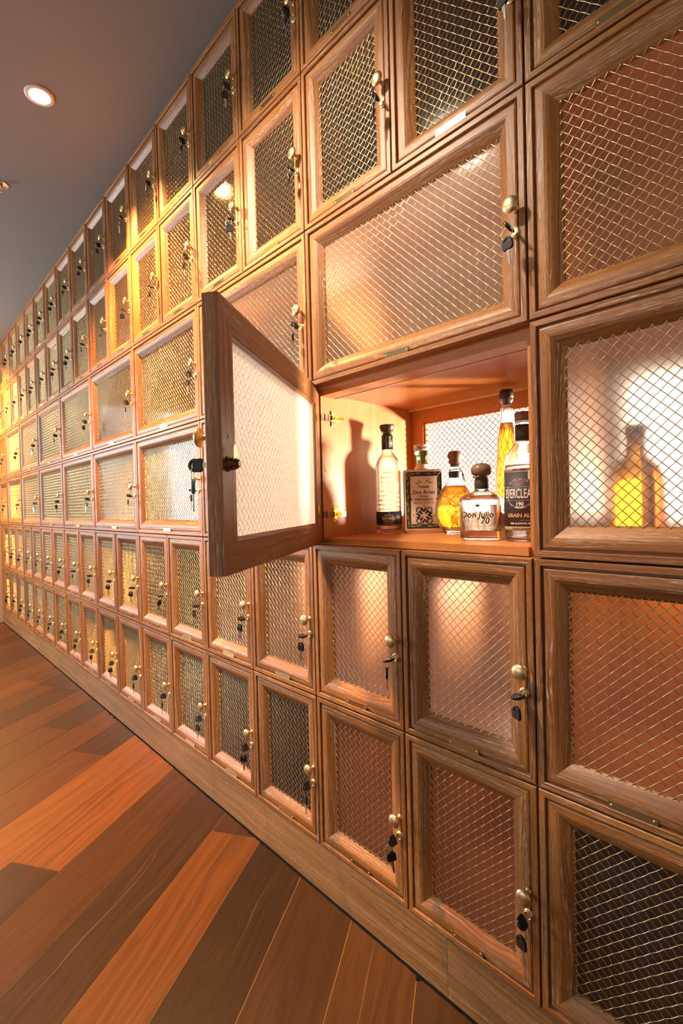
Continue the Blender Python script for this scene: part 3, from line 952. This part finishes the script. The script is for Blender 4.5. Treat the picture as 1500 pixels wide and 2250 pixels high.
def shell(name, prof, t, mat, parent, seg=48, sqn=None, flat=1.0, base=0.006):
    """hollow glass: outer profile up, inner profile down"""
    mb = MB()
    inner = [(max(r - t, .0008), h) for r, h in prof if h >= base]
    inner = [(inner[0][0] * .3, base)] + [(inner[0][0], base + .001)] + inner[1:] if inner else inner
    s1 = sqn or [2] * len(prof)
    s_in = [s for (r, h), s in zip(prof, s1) if h >= base]
    s_in = [s_in[0], s_in[0]] + s_in[1:]
    full = prof + inner[::-1]
    mb.lathe(full, seg, None, 0, True, True, s1 + s_in[::-1], flat)
    o = obj(name, mb.mesh(name, mat), parent); return o

def liquid(prof, t, top, mat, parent, seg=48, sqn=None, flat=1.0, base=0.0075):
    def rad(h):
        for (r0, h0), (r1, h1) in zip(prof, prof[1:]):
            if h0 <= h <= h1 and h1 > h0: return r0 + (r1 - r0) * (h - h0) / (h1 - h0)
        return prof[-1][0]
    def sq(h):
        if not sqn: return 2
        for i in range(len(prof) - 1):
            if prof[i][1] <= h <= prof[i + 1][1]: return sqn[i]
        return 2
    hs = [base, base + .001] + [h for r, h in prof if base + .002 < h < top - .001] + [top]
    P = [(max((rad(h) - t - .0004) * (0.9 if i == 0 else 1), .001), h) for i, h in enumerate(hs)]
    mb = MB(); mb.lathe(P, seg, None, 0, True, True, [sq(h) for h in hs], flat)
    return obj('spirit', mb.mesh('spirit', mat), parent)

def band(name, r, a0, a1, z0, z1, mat, parent, phi=0, n=40, t=.0004):
    """label wrapped on a round bottle: a thin curved sheet with thickness"""
    mb = MB(); full = a1 - a0 > 6.2
    rows = []
    for i in range(n + 1):
        a = phi + a0 + (a1 - a0) * i / n
        rows.append([mb.vert((rr * math.cos(a), rr * math.sin(a), z)) for rr, z in ((r, z0), (r + t, z0), (r + t, z1), (r, z1))])
    for i in range(n):
        A, B = rows[i], rows[i + 1]
        for q in range(4):
            p = (q + 1) % 4
            mb.face([A[q], B[q], B[p], A[p]], None, 0, q == 1)
    if not full:
        mb.face(rows[0]); mb.face(rows[-1][::-1])
    return obj(name, mb.mesh(name, mat), parent)

# tall clear bottle with black band
P1 = (0.0775, 0.2235, ZS)
b = thing('spirit_bottle', 'tall clear bottle with black label band, leftmost in the open locker', 'bottle', P1)
b.scale = (1.034, 1.034, 1.034)
phi = facing(P1)
pr = [(0.0300, 0), (0.0335, .002), (0.0345, .006), (0.0345, .018), (0.0330, .020), (0.0330, .022), (0.0345, .024), (0.0345, .176), (0.0338, .186), (0.0310, .198), (0.0255, .209), (0.0185, .2165), (0.0155, .222), (0.0150, .230), (0.0150, .270), (0.0150, .2735), (0.0172, .2745), (0.0172, .2790), (0.0150, .2800), (0.0150, .2815)]
shell('glass_body', pr, .0028, CLEAR, b, base=.012)
liquid(pr, .0028, .212, CLEAR_SPIRIT, b, base=.0135)
mb = MB(); mb.lathe([(.0110, .262), (.0118, .2815), (.0165, .2818), (.0180, .284), (.0205, .2930), (.0205, .2975), (.0195, .2990), (.0120, .2990)], 32)
obj('stopper', mb.mesh('stopper', CORK_DARK), b)
lb = band('front_label', .0347, -3.1416, 3.1416, .0270, .0610, BLACK_LABEL, b, phi, 64); lb['label'] = 'black paper band'
L = Letters()
L.wrap('MAESTRO', .0048, .0352, phi, .0508, spacing=1.15); L.wrap('DOBEL', .0112, .0352, phi, .0425, spacing=1.1, bold=.0002)
L.wrap('DIAMANTE', .0054, .0352, phi, .0350, spacing=1.1); L.wrap('\u2013 100% DE AGAVE \u2013', .0034, .0352, phi, .0295)
for s_ in (0, 1):
    a = .0026 + .0008 * s_
for q in range(4):
    a0, a1 = q * math.pi / 2, (q + 1) * math.pi / 2
    p0, p1 = Vector((math.cos(a0), math.sin(a0))) * .003, Vector((math.cos(a1), math.sin(a1))) * .003
    L.tube([((.0353) * math.cos(phi + p.x / .0353), .0353 * math.sin(phi + p.x / .0353), .0565 + p.y) for p in (p0, p1)], .0002, 4)
o = obj('lettering', L.mesh('lettering', WHITE_INK), lb); o['label'] = 'white label lettering'
nl = band('neck_label', .0152, -2.2, 2.2, .231, .270, BLACK_LABEL, b, phi, 40); nl['label'] = 'black neck label'
L = Letters()
vs, fs = text_verts('DOBEL', .0095, spacing=1.1)
L.put((vs, fs), lambda x, y, e: ((.0157 + e) * math.cos(phi + .45 + y / .0157), (.0157 + e) * math.sin(phi + .45 + y / .0157), .2505 - x))
vs, fs = text_verts('MAESTRO TEQUILERO', .0036)
L.put((vs, fs), lambda x, y, e: ((.0157 + e) * math.cos(phi - .15 + y / .0157), (.0157 + e) * math.sin(phi - .15 + y / .0157), .2505 - x))
obj('lettering', L.mesh('lettering', WHITE_INK), nl)
L = Letters()
for i, (t_, sz) in enumerate((('RESERVA', .0070), ('MAESTRO', .0098), ('TEQUILERO', .0100), ('TEQUILA', .0100), ('100% DE AGAVE', .0072), ('DE CAMPOS SELECTOS', .0066), ('PRODUCCION ANUAL', .0066), ('LIMITADA Y NUMERADA', .0066), ('HECHO EN MEXICO', .0070))):
    L.wrap(t_, sz, .0346, phi, .1650 - i * .0122 + (.0 if i else .001), extrude=.0007, bold=.0001)
o = obj('embossed_lettering', L.mesh('embossed_lettering', EMBOSS), b); o['label'] = 'raised glass lettering'

# square white ceramic bottle
P2 = (0.1352, 0.307, ZS)
phi2 = facing(P2, 0.10)
b = thing('ceramic_bottle', 'square white ceramic bottle with dark leaf border and black lettering', 'bottle', P2, phi2 + math.pi / 2)
hw, hd, hh = .0560, .0350, .180        # local: x to the viewer's right, -y towards the viewer
mb = MB(); mb.bevel_box(-hw, hw, -hd, hd, .004, hh, .006)
mb.bevel_box(-hw + .004, hw - .004, -hd + .004, hd - .004, 0, .006, .002)
obj('ceramic_body', mb.mesh('ceramic_body', CERAMIC), b)
mb = MB(); z0, z1 = .013, .173; x0, x1 = -.050, .050; fw_ = .0125; yb = -hd - .0002
def strip(mb, pts, y, t=.0006):
    A = [mb.vert((x, y - t, z)) for x, z in pts]; B = [mb.vert((x, y, z)) for x, z in pts]
    mb.face(A)
    for i in range(len(pts)):
        j = (i + 1) % len(pts); mb.face([A[i], B[i], B[j], A[j]])
g_ = .0012
for q in ([(x0, z0 + g_), (x0 + fw_, z0 + fw_ + g_), (x0 + fw_, z1 - fw_ - g_), (x0, z1 - g_)], [(x1, z1 - g_), (x1 - fw_, z1 - fw_ - g_), (x1 - fw_, z0 + fw_ + g_), (x1, z0 + g_)],
          [(x0 + g_, z1), (x0 + fw_ + g_, z1 - fw_), (x1 - fw_ - g_, z1 - fw_), (x1 - g_, z1)], [(x1 - g_, z0), (x1 - fw_ - g_, z0 + fw_), (x0 + fw_ + g_, z0 + fw_), (x0 + g_, z0)]):
    strip(mb, q, yb)
bd = obj('painted_border', mb.mesh('painted_border', CHARCOAL), b); bd['label'] = 'dark painted border'
mb = MB()
def leaf(mb, cx, cz, ang, L_, w_, y):
    pts = []
    for i in range(7): t = i / 6; pts.append((t * L_, w_ * math.sin(math.pi * t)))
    for i in range(5, 0, -1): t = i / 6; pts.append((t * L_, -w_ * .35 * math.sin(math.pi * t)))
    c, s_ = math.cos(ang), math.sin(ang)
    strip(mb, [(cx + a * c - q * s_, cz + a * s_ + q * c) for a, q in pts], y, .0003)
for xx in (x0 + fw_ * .5, x1 - fw_ * .5):
    for i in range(4):
        zc = z0 + .024 + i * .037
        leaf(mb, xx, zc, math.pi / 2 + .15, .017, .0035, yb - .0007); leaf(mb, xx, zc, -math.pi / 2 - .15, .017, .0035, yb - .0007)
for zz in (z0 + fw_ * .5, z1 - fw_ * .5):
    for i in range(2):
        xc = -.024 + i * .048
        leaf(mb, xc, zz, .15, .017, .0035, yb - .0007); leaf(mb, xc, zz, math.pi - .15, .017, .0035, yb - .0007)
for sg in (-1, 1):
    leaf(mb, sg * .004, .142, math.pi / 2 - sg * 1.0, .016, .003, yb); leaf(mb, sg * .010, .1405, math.pi / 2 - sg * 1.45, .016, .003, yb)
o = obj('painted_leaves', mb.mesh('painted_leaves', LEAF), bd); o['label'] = 'green painted leaves'
L = Letters()
MF = Matrix.Translation((0, yb, 0)) @ Matrix.Rotation(math.pi / 2, 4, 'X')
for t_, sz, z in (('Tequila', .0105, .1305), ('Dos Artes', .0150, .1150), ('100% Agave', .0052, .1040), ('REPOSADO', .0100, .0945), ('40% Alc. Vol.   Net. Cont. 1 Lt', .0045, .0855)):
    L.flat(t_, sz, MF @ Matrix.Translation((0, z, 0)), bold=.00012)
# fan leaves by the word and the four-petal ornament
for sg in (-1, 1):
    for q in range(4): leaf(L, sg * .0335, .0945, math.pi / 2 - sg * (.5 + .45 * q) + 0, .007, .0012, yb)
for q in range(4):
    a = q * math.pi / 2
    for da in (-.42, .42):
        leaf(L, .009 * math.cos(a), .0500 + .009 * math.sin(a), a + da, .017, .0042, yb)
    d = a + math.pi / 4
    ring_pts = [(.0215 * math.cos(d) + .0068 * math.cos(t), .0500 + .0215 * math.sin(d) + .0068 * math.sin(t)) for t in [2 * math.pi * i / 18 for i in range(19)]]
    for p_, r_ in zip(ring_pts, ring_pts[1:]):
        L.tube([(p_[0], yb - .0002, p_[1]), (r_[0], yb - .0002, r_[1])], .0014, 5)
    leaf(L, .004 * math.cos(d), .0500 + .004 * math.sin(d), d, .016, .0045, yb)
    L.lathe([(.0016, 0), (.0016, .0005)], 10, Matrix.Translation((.0285 * math.cos(a), yb, .0500 + .0285 * math.sin(a))) @ TO_FRONT)
o = obj('lettering', L.mesh('lettering', BLACK_INK), b); o['label'] = 'black lettering and flower ornament'
mb = MB(); mb.lathe([(.0215, hh - .001), (.0215, hh + .004), (.0195, hh + .008), (.0165, hh + .011), (.0160, hh + .016)], 32)
obj('ceramic_collar', mb.mesh('ceramic_collar', CERAMIC), b)
mb = MB(); mb.lathe([(.0150, hh + .0162), (.0155, hh + .036), (.0160, hh + .042), (.0205, hh + .046), (.0210, hh + .052), (.0190, hh + .0545)], 32)
nk = obj('glass_neck', mb.mesh('glass_neck', GREEN_GLASS), b); nk['label'] = 'green glass neck'
mb = MB(); mb.lathe([(.0190, hh + .0548), (.0218, hh + .056), (.0228, hh + .0700), (.0220, hh + .0720), (.0120, hh + .0725)], 32)
st = obj('stopper', mb.mesh('stopper', CERAMIC), b); st['label'] = 'white stopper with dark leaf drawing'
L = Letters()
for sg in (-1, 1):
    for q in range(3):
        pts = []
        for i in range(8):
            t = i / 7; a = -math.pi / 2 + sg * (.08 + .62 * t); z = hh + .061 + .006 * t * t + .0025 * math.sin(math.pi * t) * (q - 1)
            pts.append((.0227 * math.cos(a), .0227 * math.sin(a), z))
        L.tube(pts, .0004, 4)
obj('leaf_drawing', L.mesh('leaf_drawing', BLACK_INK), st)

# two bottles standing behind the frosted sheet of the locker to the right
for px_, py_, col_, lab_ in ((0.745, 0.095, AMBER, 'amber bottle blurred behind the frosted sheet right of the open locker'),
                             (0.860, 0.150, None, 'rust red bottle blurred behind the frosted sheet right of the open locker')):
    b = thing('spirit_bottle', lab_, 'bottle', (px_, py_, ZS), 0, 'bottles behind frosted glass')
    mb = MB(); mb.lathe([(.036, 0), (.040, .004), (.040, .110), (.034, .135), (.015, .155), (.013, .185)], 24)
    obj('bottle_body', mb.mesh('bottle_body', col_ or plain('rust_bottle', (.45, .10, .03), .2)), b)
    mb = MB(); mb.lathe([(.0150, .1853), (.0155, .205), (.012, .207)], 20)
    obj('stopper', mb.mesh('stopper', CORK_DARK), b)

# round amber flask
P3 = (0.2567, 0.2893, ZS)
phi3 = facing(P3)
b = thing('spirit_flask', 'round amber flask with corded neck behind the squat bottle', 'bottle', P3, phi3)
# local +x faces the viewer, flattened along x
pr = [(.0300, 0), (.0330, .003), (.0330, .008), (.0400, .014), (.0490, .030), (.0545, .050), (.0550, .066), (.0520, .086), (.0445, .106), (.0335, .124), (.0225, .137), (.0165, .145), (.0150, .152), (.0150, .178), (.0185, .180), (.0185, .186), (.0160, .188)]
shell('glass_body', pr, .0030, CLEAR, b, flat=.62, base=.011)
liquid(pr, .0030, .129, AMBER, b, flat=.62, base=.0125)
mb = MB(); mb.lathe([(.0120, .180), (.0125, .188), (.0160, .189), (.0165, .198), (.0150, .200), (.0185, .2035), (.0195, .2095), (.0180, .2165), (.0130, .2210), (.0050, .2225)], 32)
obj('stopper', mb.mesh('stopper', CORK_WOOD), b)
mb = MB(); mb.tube([(.0165 * .9 * math.cos(t), .0165 * math.sin(t), .1720 + .002 * math.sin(t)) for t in [2 * math.pi * i / 30 for i in range(30)]], .0011, 6, True)
mb.tube([(.011, .0125, .171), (.013, .0185, .163), (.014, .021, .155), (.014, .0245, .147), (.013, .0265, .141), (.012, .0240, .138), (.013, .0215, .145), (.014, .0200, .154)], .0010, 6)
mb.lathe([(.0005, .1535), (.0028, .155), (.0030, .158), (.0008, .160)], 10, Matrix.Translation((.014, .0205, 0)))
o = obj('neck_cord', mb.mesh('neck_cord', CORD), b); o['label'] = 'black cord tied round neck'
mb = MB(); mb.lathe([(.0162, .1505), (.0166, .152), (.0166, .166), (.0162, .1675)], 32, cap0=False, cap1=False)
obj('neck_label', mb.mesh('neck_label', SLATE_LABEL), b)
L = Letters()
def onflask(x, y, e):
    # x to the right (+y local), y up from .072
    z = y
    r = .0550
    for (r0, h0), (r1, h1) in zip(pr, pr[1:]):
        if h0 <= z <= h1: r = r0 + (r1 - r0) * (z - h0) / max(h1 - h0, 1e-6)
    c = max(1 - (x / r) ** 2, 0.05) ** .5
    return (r * .62 * c + e + .0003, x, z)
for t_, sz, z in (('EDICION', .0125, .108), ('REPOSADO', .0075, .030)):
    vs, fs = text_verts(t_, sz, extrude=.0005)
    L.put((vs, fs), lambda x, y, e: onflask(x, y + z, e))
for q in range(5):
    pts = [onflask(-.030 + .060 * t / 12, .078 + q * .004 * math.cos(t / 12 * math.pi * 2) + .002 * q, .0004) for t in range(13)]
    L.tube(pts, .0007, 5)
L.tube([onflask(.016 * math.cos(t), .080 + .020 * math.sin(t), .0004) for t in [2 * math.pi * i / 24 for i in range(24)]], .0007, 5, True)
L.tube([onflask(0, .078 - .030 * t / 8, .0004) for t in range(9)], .0009, 5)
o = obj('embossed_emblem', L.mesh('embossed_emblem', AMBER_EMBOSS), b); o['label'] = 'raised glass dragonfly emblem'
def flask_patch():
    m = MB(); n = 10
    idx = [[m.vert(onflask(-.024 + .048 * i / n, .016 + .034 * j / n, .0002)) for j in range(n + 1)] for i in range(n + 1)]
    for i in range(n):
        for j in range(n): m.face([idx[i][j], idx[i + 1][j], idx[i + 1][j + 1], idx[i][j + 1]], None, 0, True)
    return m

# squat square bottle
P4 = (0.410, 0.1602, ZS)
phi4 = facing(P4, -0.18)
b = thing('squat_bottle', 'squat square clear bottle with bulbous dark stopper, at the shelf front', 'bottle', P4, phi4)
R4 = .0465
pr = [(R4 - .004, 0), (R4 - .001, .0015), (R4, .005), (R4, .080), (R4, .086), (R4 - .001, .092), (R4 - .006, .0985), (R4 - .016, .1040), (R4 - .024, .1065), (.0170, .1090), (.0150, .113), (.0150, .136), (.0155, .138), (.0200, .1385), (.0200, .1430), (.0165, .1440)]
sq = [5, 5, 5, 5, 5, 4.5, 4, 3.2, 2.5, 2, 2, 2, 2, 2, 2, 2]
sq = [4.2 if s > 4 else s for s in sq]
shell('glass_body', pr, .0042, CLEAR, b, 64, sq, 1.0, base=.019)
liquid(pr, .0042, .0985, PALE_SPIRIT, b, 64, sq, 1.0, base=.0205)
mb = MB(); mb.lathe([(.0125, .118), (.0128, .1442), (.0185, .1448), (.0215, .1480), (.0232, .1540), (.0225, .1610), (.0190, .1670), (.0120, .1710), (.0040, .1722)], 36)
o = obj('stopper', mb.mesh('stopper', CORK_WOOD), b); o['label'] = 'bulbous dark wood stopper'
mb = MB(); mb.lathe([(.0153, .1135), (.0157, .1145), (.0157, .1345), (.0153, .1355)], 32, cap0=False, cap1=False)
o = obj('neck_label', mb.mesh('neck_label', CORK_DARK), b); o['label'] = 'dark paper seal round neck'
L = Letters(); L2 = Letters()
xf = R4 + .0003
FM = Matrix(((0, 0, 1, xf), (1, 0, 0, 0), (0, 1, 0, 0), (0, 0, 0, 1)))
L.flat('Don Julio', .0185, FM @ Matrix.Translation((-.003, .0560, 0)), shear=.18, bold=.0003, extrude=.0004)
L.flat('70', .0190, FM @ Matrix.Translation((.0140, .0425, 0)), shear=.15, bold=.0004, extrude=.0004)
# small agave field worker motif: hat, shoulders and spiky plant
for q in range(5):
    a = .5 + q * .53
    leaf_pts = [(0, 0), (.0012, .004), (0, .010), (-.0012, .004)]
    c, s_ = math.cos(a - math.pi / 2), math.sin(a - math.pi / 2)
    P_ = [L.vert(FM @ Vector((x * c - y * s_ - .001, x * s_ + y * c + .0735, .0004))) for x, y in leaf_pts]
    L.face(P_)
o = obj('lettering', L.mesh('lettering', BROWN_INK), b); o['label'] = 'brown script lettering'
fn = lambda x, y, e: FM @ Vector((x, y + .0560, e))
L2.tube([fn(.0335 * math.cos(t), .0335 * math.sin(t), .0003) for t in [2 * math.pi * i / 40 for i in range(40)]], .0004, 5, True)
L2.tube([fn(.0255 * math.cos(t), .0255 * math.sin(t), .0003) for t in [math.pi * .1 + math.pi * .8 * i / 24 for i in range(25)]], .0004, 5)
L2.arc('TEQUILA ANEJO CLARO', .0055, .0292, math.pi * .92, math.pi * .08, fn, extrude=.0003)
L2.arc('100% PURO DE AGAVE', .0055, .0292, math.pi * 1.08, math.pi * 1.92, fn, inward=True, extrude=.0003)
o = obj('etched_emblem', L2.mesh('etched_emblem', WHITE_INK), b); o['label'] = 'white etched round emblem'
mb = MB(); x_ = -R4 - .0002
mb.box(x_ - .0004, x_, .010, .038, .024, .078)
bl = obj('back_label', mb.mesh('back_label', PINK_INK), b); bl['label'] = 'back label seen through the glass'

# tall tapering amber bottle
P5 = (0.3789, 0.3448, ZS)
phi5 = facing(P5)
b = thing('tapered_bottle', 'tall tapering amber bottle with black stopper touching the locker top', 'bottle', P5, phi5)
pr = [(.0330, 0), (.0370, .003), (.0378, .010), (.0365, .040), (.0335, .100), (.0300, .160), (.0265, .205), (.0228, .250), (.0190, .285), (.0160, .310), (.0150, .325), (.0148, .338), (.0165, .341), (.0178, .3435), (.0178, .346), (.0150, .347)]
shell('glass_body', pr, .0042, CLEAR, b, base=.014)
liquid(pr, .0042, .285, AMBER, b, base=.0155)
mb = MB(); mb.lathe([(.0100, .330), (.0105, .347), (.0168, .3472), (.0176, .350), (.0176, .3600), (.0165, .3660), (.0140, .3700), (.0060, .3705)], 28)
obj('stopper', mb.mesh('stopper', CORK_DARK), b)
L = Letters()
def rad5(z):
    for (r0, h0), (r1, h1) in zip(pr, pr[1:]):
        if h0 <= z <= h1: return r0 + (r1 - r0) * (z - h0) / max(h1 - h0, 1e-6)
    return pr[-1][0]
for k in range(10):
    for sg in (-1, 1):
        pts = []
        for i in range(46):
            z = .020 + (.275 - .020) * i / 45
            a = 2 * math.pi * k / 10 + sg * (z - .02) * 9.0
            pts.append(((rad5(z) + .0001) * math.cos(a), (rad5(z) + .0001) * math.sin(a), z))
        L.tube(pts, .0007, 4)
o = obj('embossed_net', L.mesh('embossed_net', AMBER_EMBOSS), b); o['label'] = 'raised glass net pattern'

# tall clear bottle with slate label
P6 = (0.5094, 0.1629, ZS)
phi6 = facing(P6, 0.0)
b = thing('labelled_bottle', 'clear bottle with slate label and brown cap, rightmost in the open locker', 'bottle', P6)
pr = [(.0350, 0), (.0392, .002), (.0400, .006), (.0400, .150), (.0395, .162), (.0370, .175), (.0315, .188), (.0235, .199), (.0175, .206), (.0160, .212), (.0155, .245), (.0148, .249), (.0162, .2495), (.0162, .2520), (.0145, .2525)]
shell('glass_body', pr, .0024, CLEAR, b, base=.008)
liquid(pr, .0024, .160, CLEAR_SPIRIT, b, base=.0095)
mb = MB(); mb.lathe([(.0168, .2530), (.0172, .2535), (.0172, .2700), (.0160, .2720), (.0060, .2722)], 32)
o = obj('screw_cap', mb.mesh('screw_cap', CORK_WOOD), b); o['label'] = 'brown screw cap'
lb = band('front_label', .0402, -1.75, 1.75, .0310, .1450, SLATE_LABEL, b, phi6, 60); lb['label'] = 'slate coloured front label'
for z0_, z1_ in ((.0230, .0308), (.1452, .1520)):
    t_ = band('label_band', .0402, -1.75, 1.75, z0_, z1_, TAN_LABEL, b, phi6, 60); t_['label'] = 'tan label edging band'
L = Letters(); rr6 = .0408
cyl = lambda x, y, e: ((rr6 + e) * math.cos(phi6 + x / rr6), (rr6 + e) * math.sin(phi6 + x / rr6), y)
L.wrap('EVERCLEAR', .0270, rr6, phi6 - .30, .0985, sx=.47, bold=.0003)
L.wrap('190', .0110, rr6, phi6 - .25, .0775, bold=.0003); L.wrap('PROOF', .0048, rr6, phi6 - .25, .0705, bold=.0002)
L.wrap('95% ALCOHOL BY VOLUME', .0048, rr6, phi6 + .05, .0375, spacing=1.15, bold=.0001)
L.wrap('\u2014\u2014 192 PROOF \u2014\u2014'.replace('192 PROOF', '\u00b7'), .004, rr6, phi6, .0440)
fn = lambda x, y, e: cyl(x - .010, y + .1000, e)
L.arc('MADE IN THE UNITED STATES', .0045, .0290, math.pi * .97, math.pi * .03, fn)
L.arc('DISTILLED FROM AMERICAN GRAIN', .0043, .0300, math.pi * 1.06, math.pi * 1.94, fn, inward=True)
for z in (.1130, .0850):
    L.tube([cyl(-.055 + .11 * i / 30, z, .0001) for i in range(31)], .00022, 4)
obj('lettering', L.mesh('lettering', WHITE_INK), lb)
L = Letters()
L.wrap('GRAIN ALCOHOL', .0108, rr6, phi6 + .12, .0540, bold=.0003)
o = obj('lettering', L.mesh('lettering', TAN_INK), lb); o['label'] = 'tan lettering'
L = Letters()
def diamond(x, z, a, c):
    P_ = [L.vert(cyl(x + dx, z + dz, .0003)) for dx, dz in ((-a, 0), (0, -c), (a, 0), (0, c))]
    L.face(P_)
diamond(-.010, .1230, .0105, .0068)
o = obj('diamond_emblem', L.mesh('diamond_emblem', RED_INK), lb); o['label'] = 'small red diamond emblem'
L = Letters(); L.wrap('FINEST QUALITY', .0055, rr6, phi6 - .15, .0270); L.wrap('PURE \u00b7 FINEST \u00b7 PURITY', .0048, rr6, phi6, .1486)
obj('lettering', L.mesh('lettering', BLACK_INK), b)
nl = band('neck_label', .0163, -3.1416, 3.1416, .2115, .2450, SLATE_LABEL, b, phi6, 48); nl['label'] = 'slate neck label'
L = Letters()
pts = [(-.010, 0), (0, -.0075), (.010, 0), (0, .0075)]
for (a, c), (d, e) in zip(pts, pts[1:] + pts[:1]):
    L.tube([(.0168 * math.cos(phi6 + x / .0168), .0168 * math.sin(phi6 + x / .0168), .230 + z) for x, z in [(a + (d - a) * i / 6, c + (e - c) * i / 6) for i in range(7)]], .00025, 4)
obj('diamond_outline', L.mesh('diamond_outline', PINK_INK), nl)

# ------------------------------------------------------------------ ceiling fittings
def downlight(x, y, label):
    t = thing('ceiling_downlight', label, 'ceiling light', (x, y, CEIL), 0, 'recessed ceiling downlights')
    flip = Matrix.Rotation(math.pi, 4, 'X')
    mb = MB(); mb.lathe([(.0490, -.0004), (.0490, .0020), (.0470, .0036), (.0360, .0044), (.0345, .0036), (.0340, .0006)], 40, flip, cap0=False, cap1=False)
    obj('trim_ring', mb.mesh('trim_ring', TRIM_WHITE), t)
    mb = MB(); mb.lathe([(.0345, .0006), (.0345, .0016), (.0300, .0022), (.0100, .0024)], 40, flip, cap0=False)
    o = obj('lamp_lens', mb.mesh('lamp_lens', LAMP), t); o['label'] = 'glowing lamp lens'
downlight(DOWN[0][0], DOWN[0][1], 'glowing round recessed downlight in the grey ceiling')
downlight(DOWN[1][0], DOWN[1][1], 'round recessed downlight near the end wall')

t = thing('flush_ceiling_light', 'round white flush light on the ceiling above the camera side', 'ceiling light', (FLUSH[0], FLUSH[1], CEIL))
flip = Matrix.Rotation(math.pi, 4, 'X')
mb = MB(); mb.lathe([(.150, -.0004), (.150, .020), (.146, .026), (.136, .028), (.134, .022)], 40, flip, cap0=False, cap1=False)
obj('light_rim', mb.mesh('light_rim', TRIM_WHITE), t)
mb = MB(); mb.lathe([(.134, .0220), (.120, .0260), (.060, .0285), (.010, .0290)], 40, flip, cap0=False)
o = obj('light_diffuser', mb.mesh('light_diffuser', emitter('flush_glow', (1.0, 0.90, 0.76), 14.0)), t); o['label'] = 'glowing white diffuser'
t = thing('fire_sprinkler', 'chrome sprinkler head on the ceiling at the left edge', 'sprinkler', (-1.755, -0.372, CEIL))
flip = Matrix.Rotation(math.pi, 4, 'X')
mb = MB(); mb.lathe([(.0330, -.0004), (.0330, .0012), (.0300, .0030), (.0270, .0030), (.0220, .0016), (.0120, .0012)], 36, flip)
obj('escutcheon', mb.mesh('escutcheon', CHROME), t)
mb = MB(); mb.lathe([(.0080, .0010), (.0080, .0090), (.0060, .0110), (.0050, .0140)], 20, flip)
for sg in (-1, 1):
    mb.tube([(sg * .007, 0, -.010), (sg * .0105, 0, -.018), (sg * .0085, 0, -.027), (sg * .002, 0, -.033)], .0016, 6)
mb.tube([(0, 0, -.013), (0, 0, -.031)], .0018, 8)
obj('sprinkler_body', mb.mesh('sprinkler_body', CHROME), t)
mb = MB(); mb.lathe([(.0020, .0315), (.0125, .0335), (.0125, .0345), (.0020, .0350)], 20, flip)
obj('deflector', mb.mesh('deflector', CHROME), t)
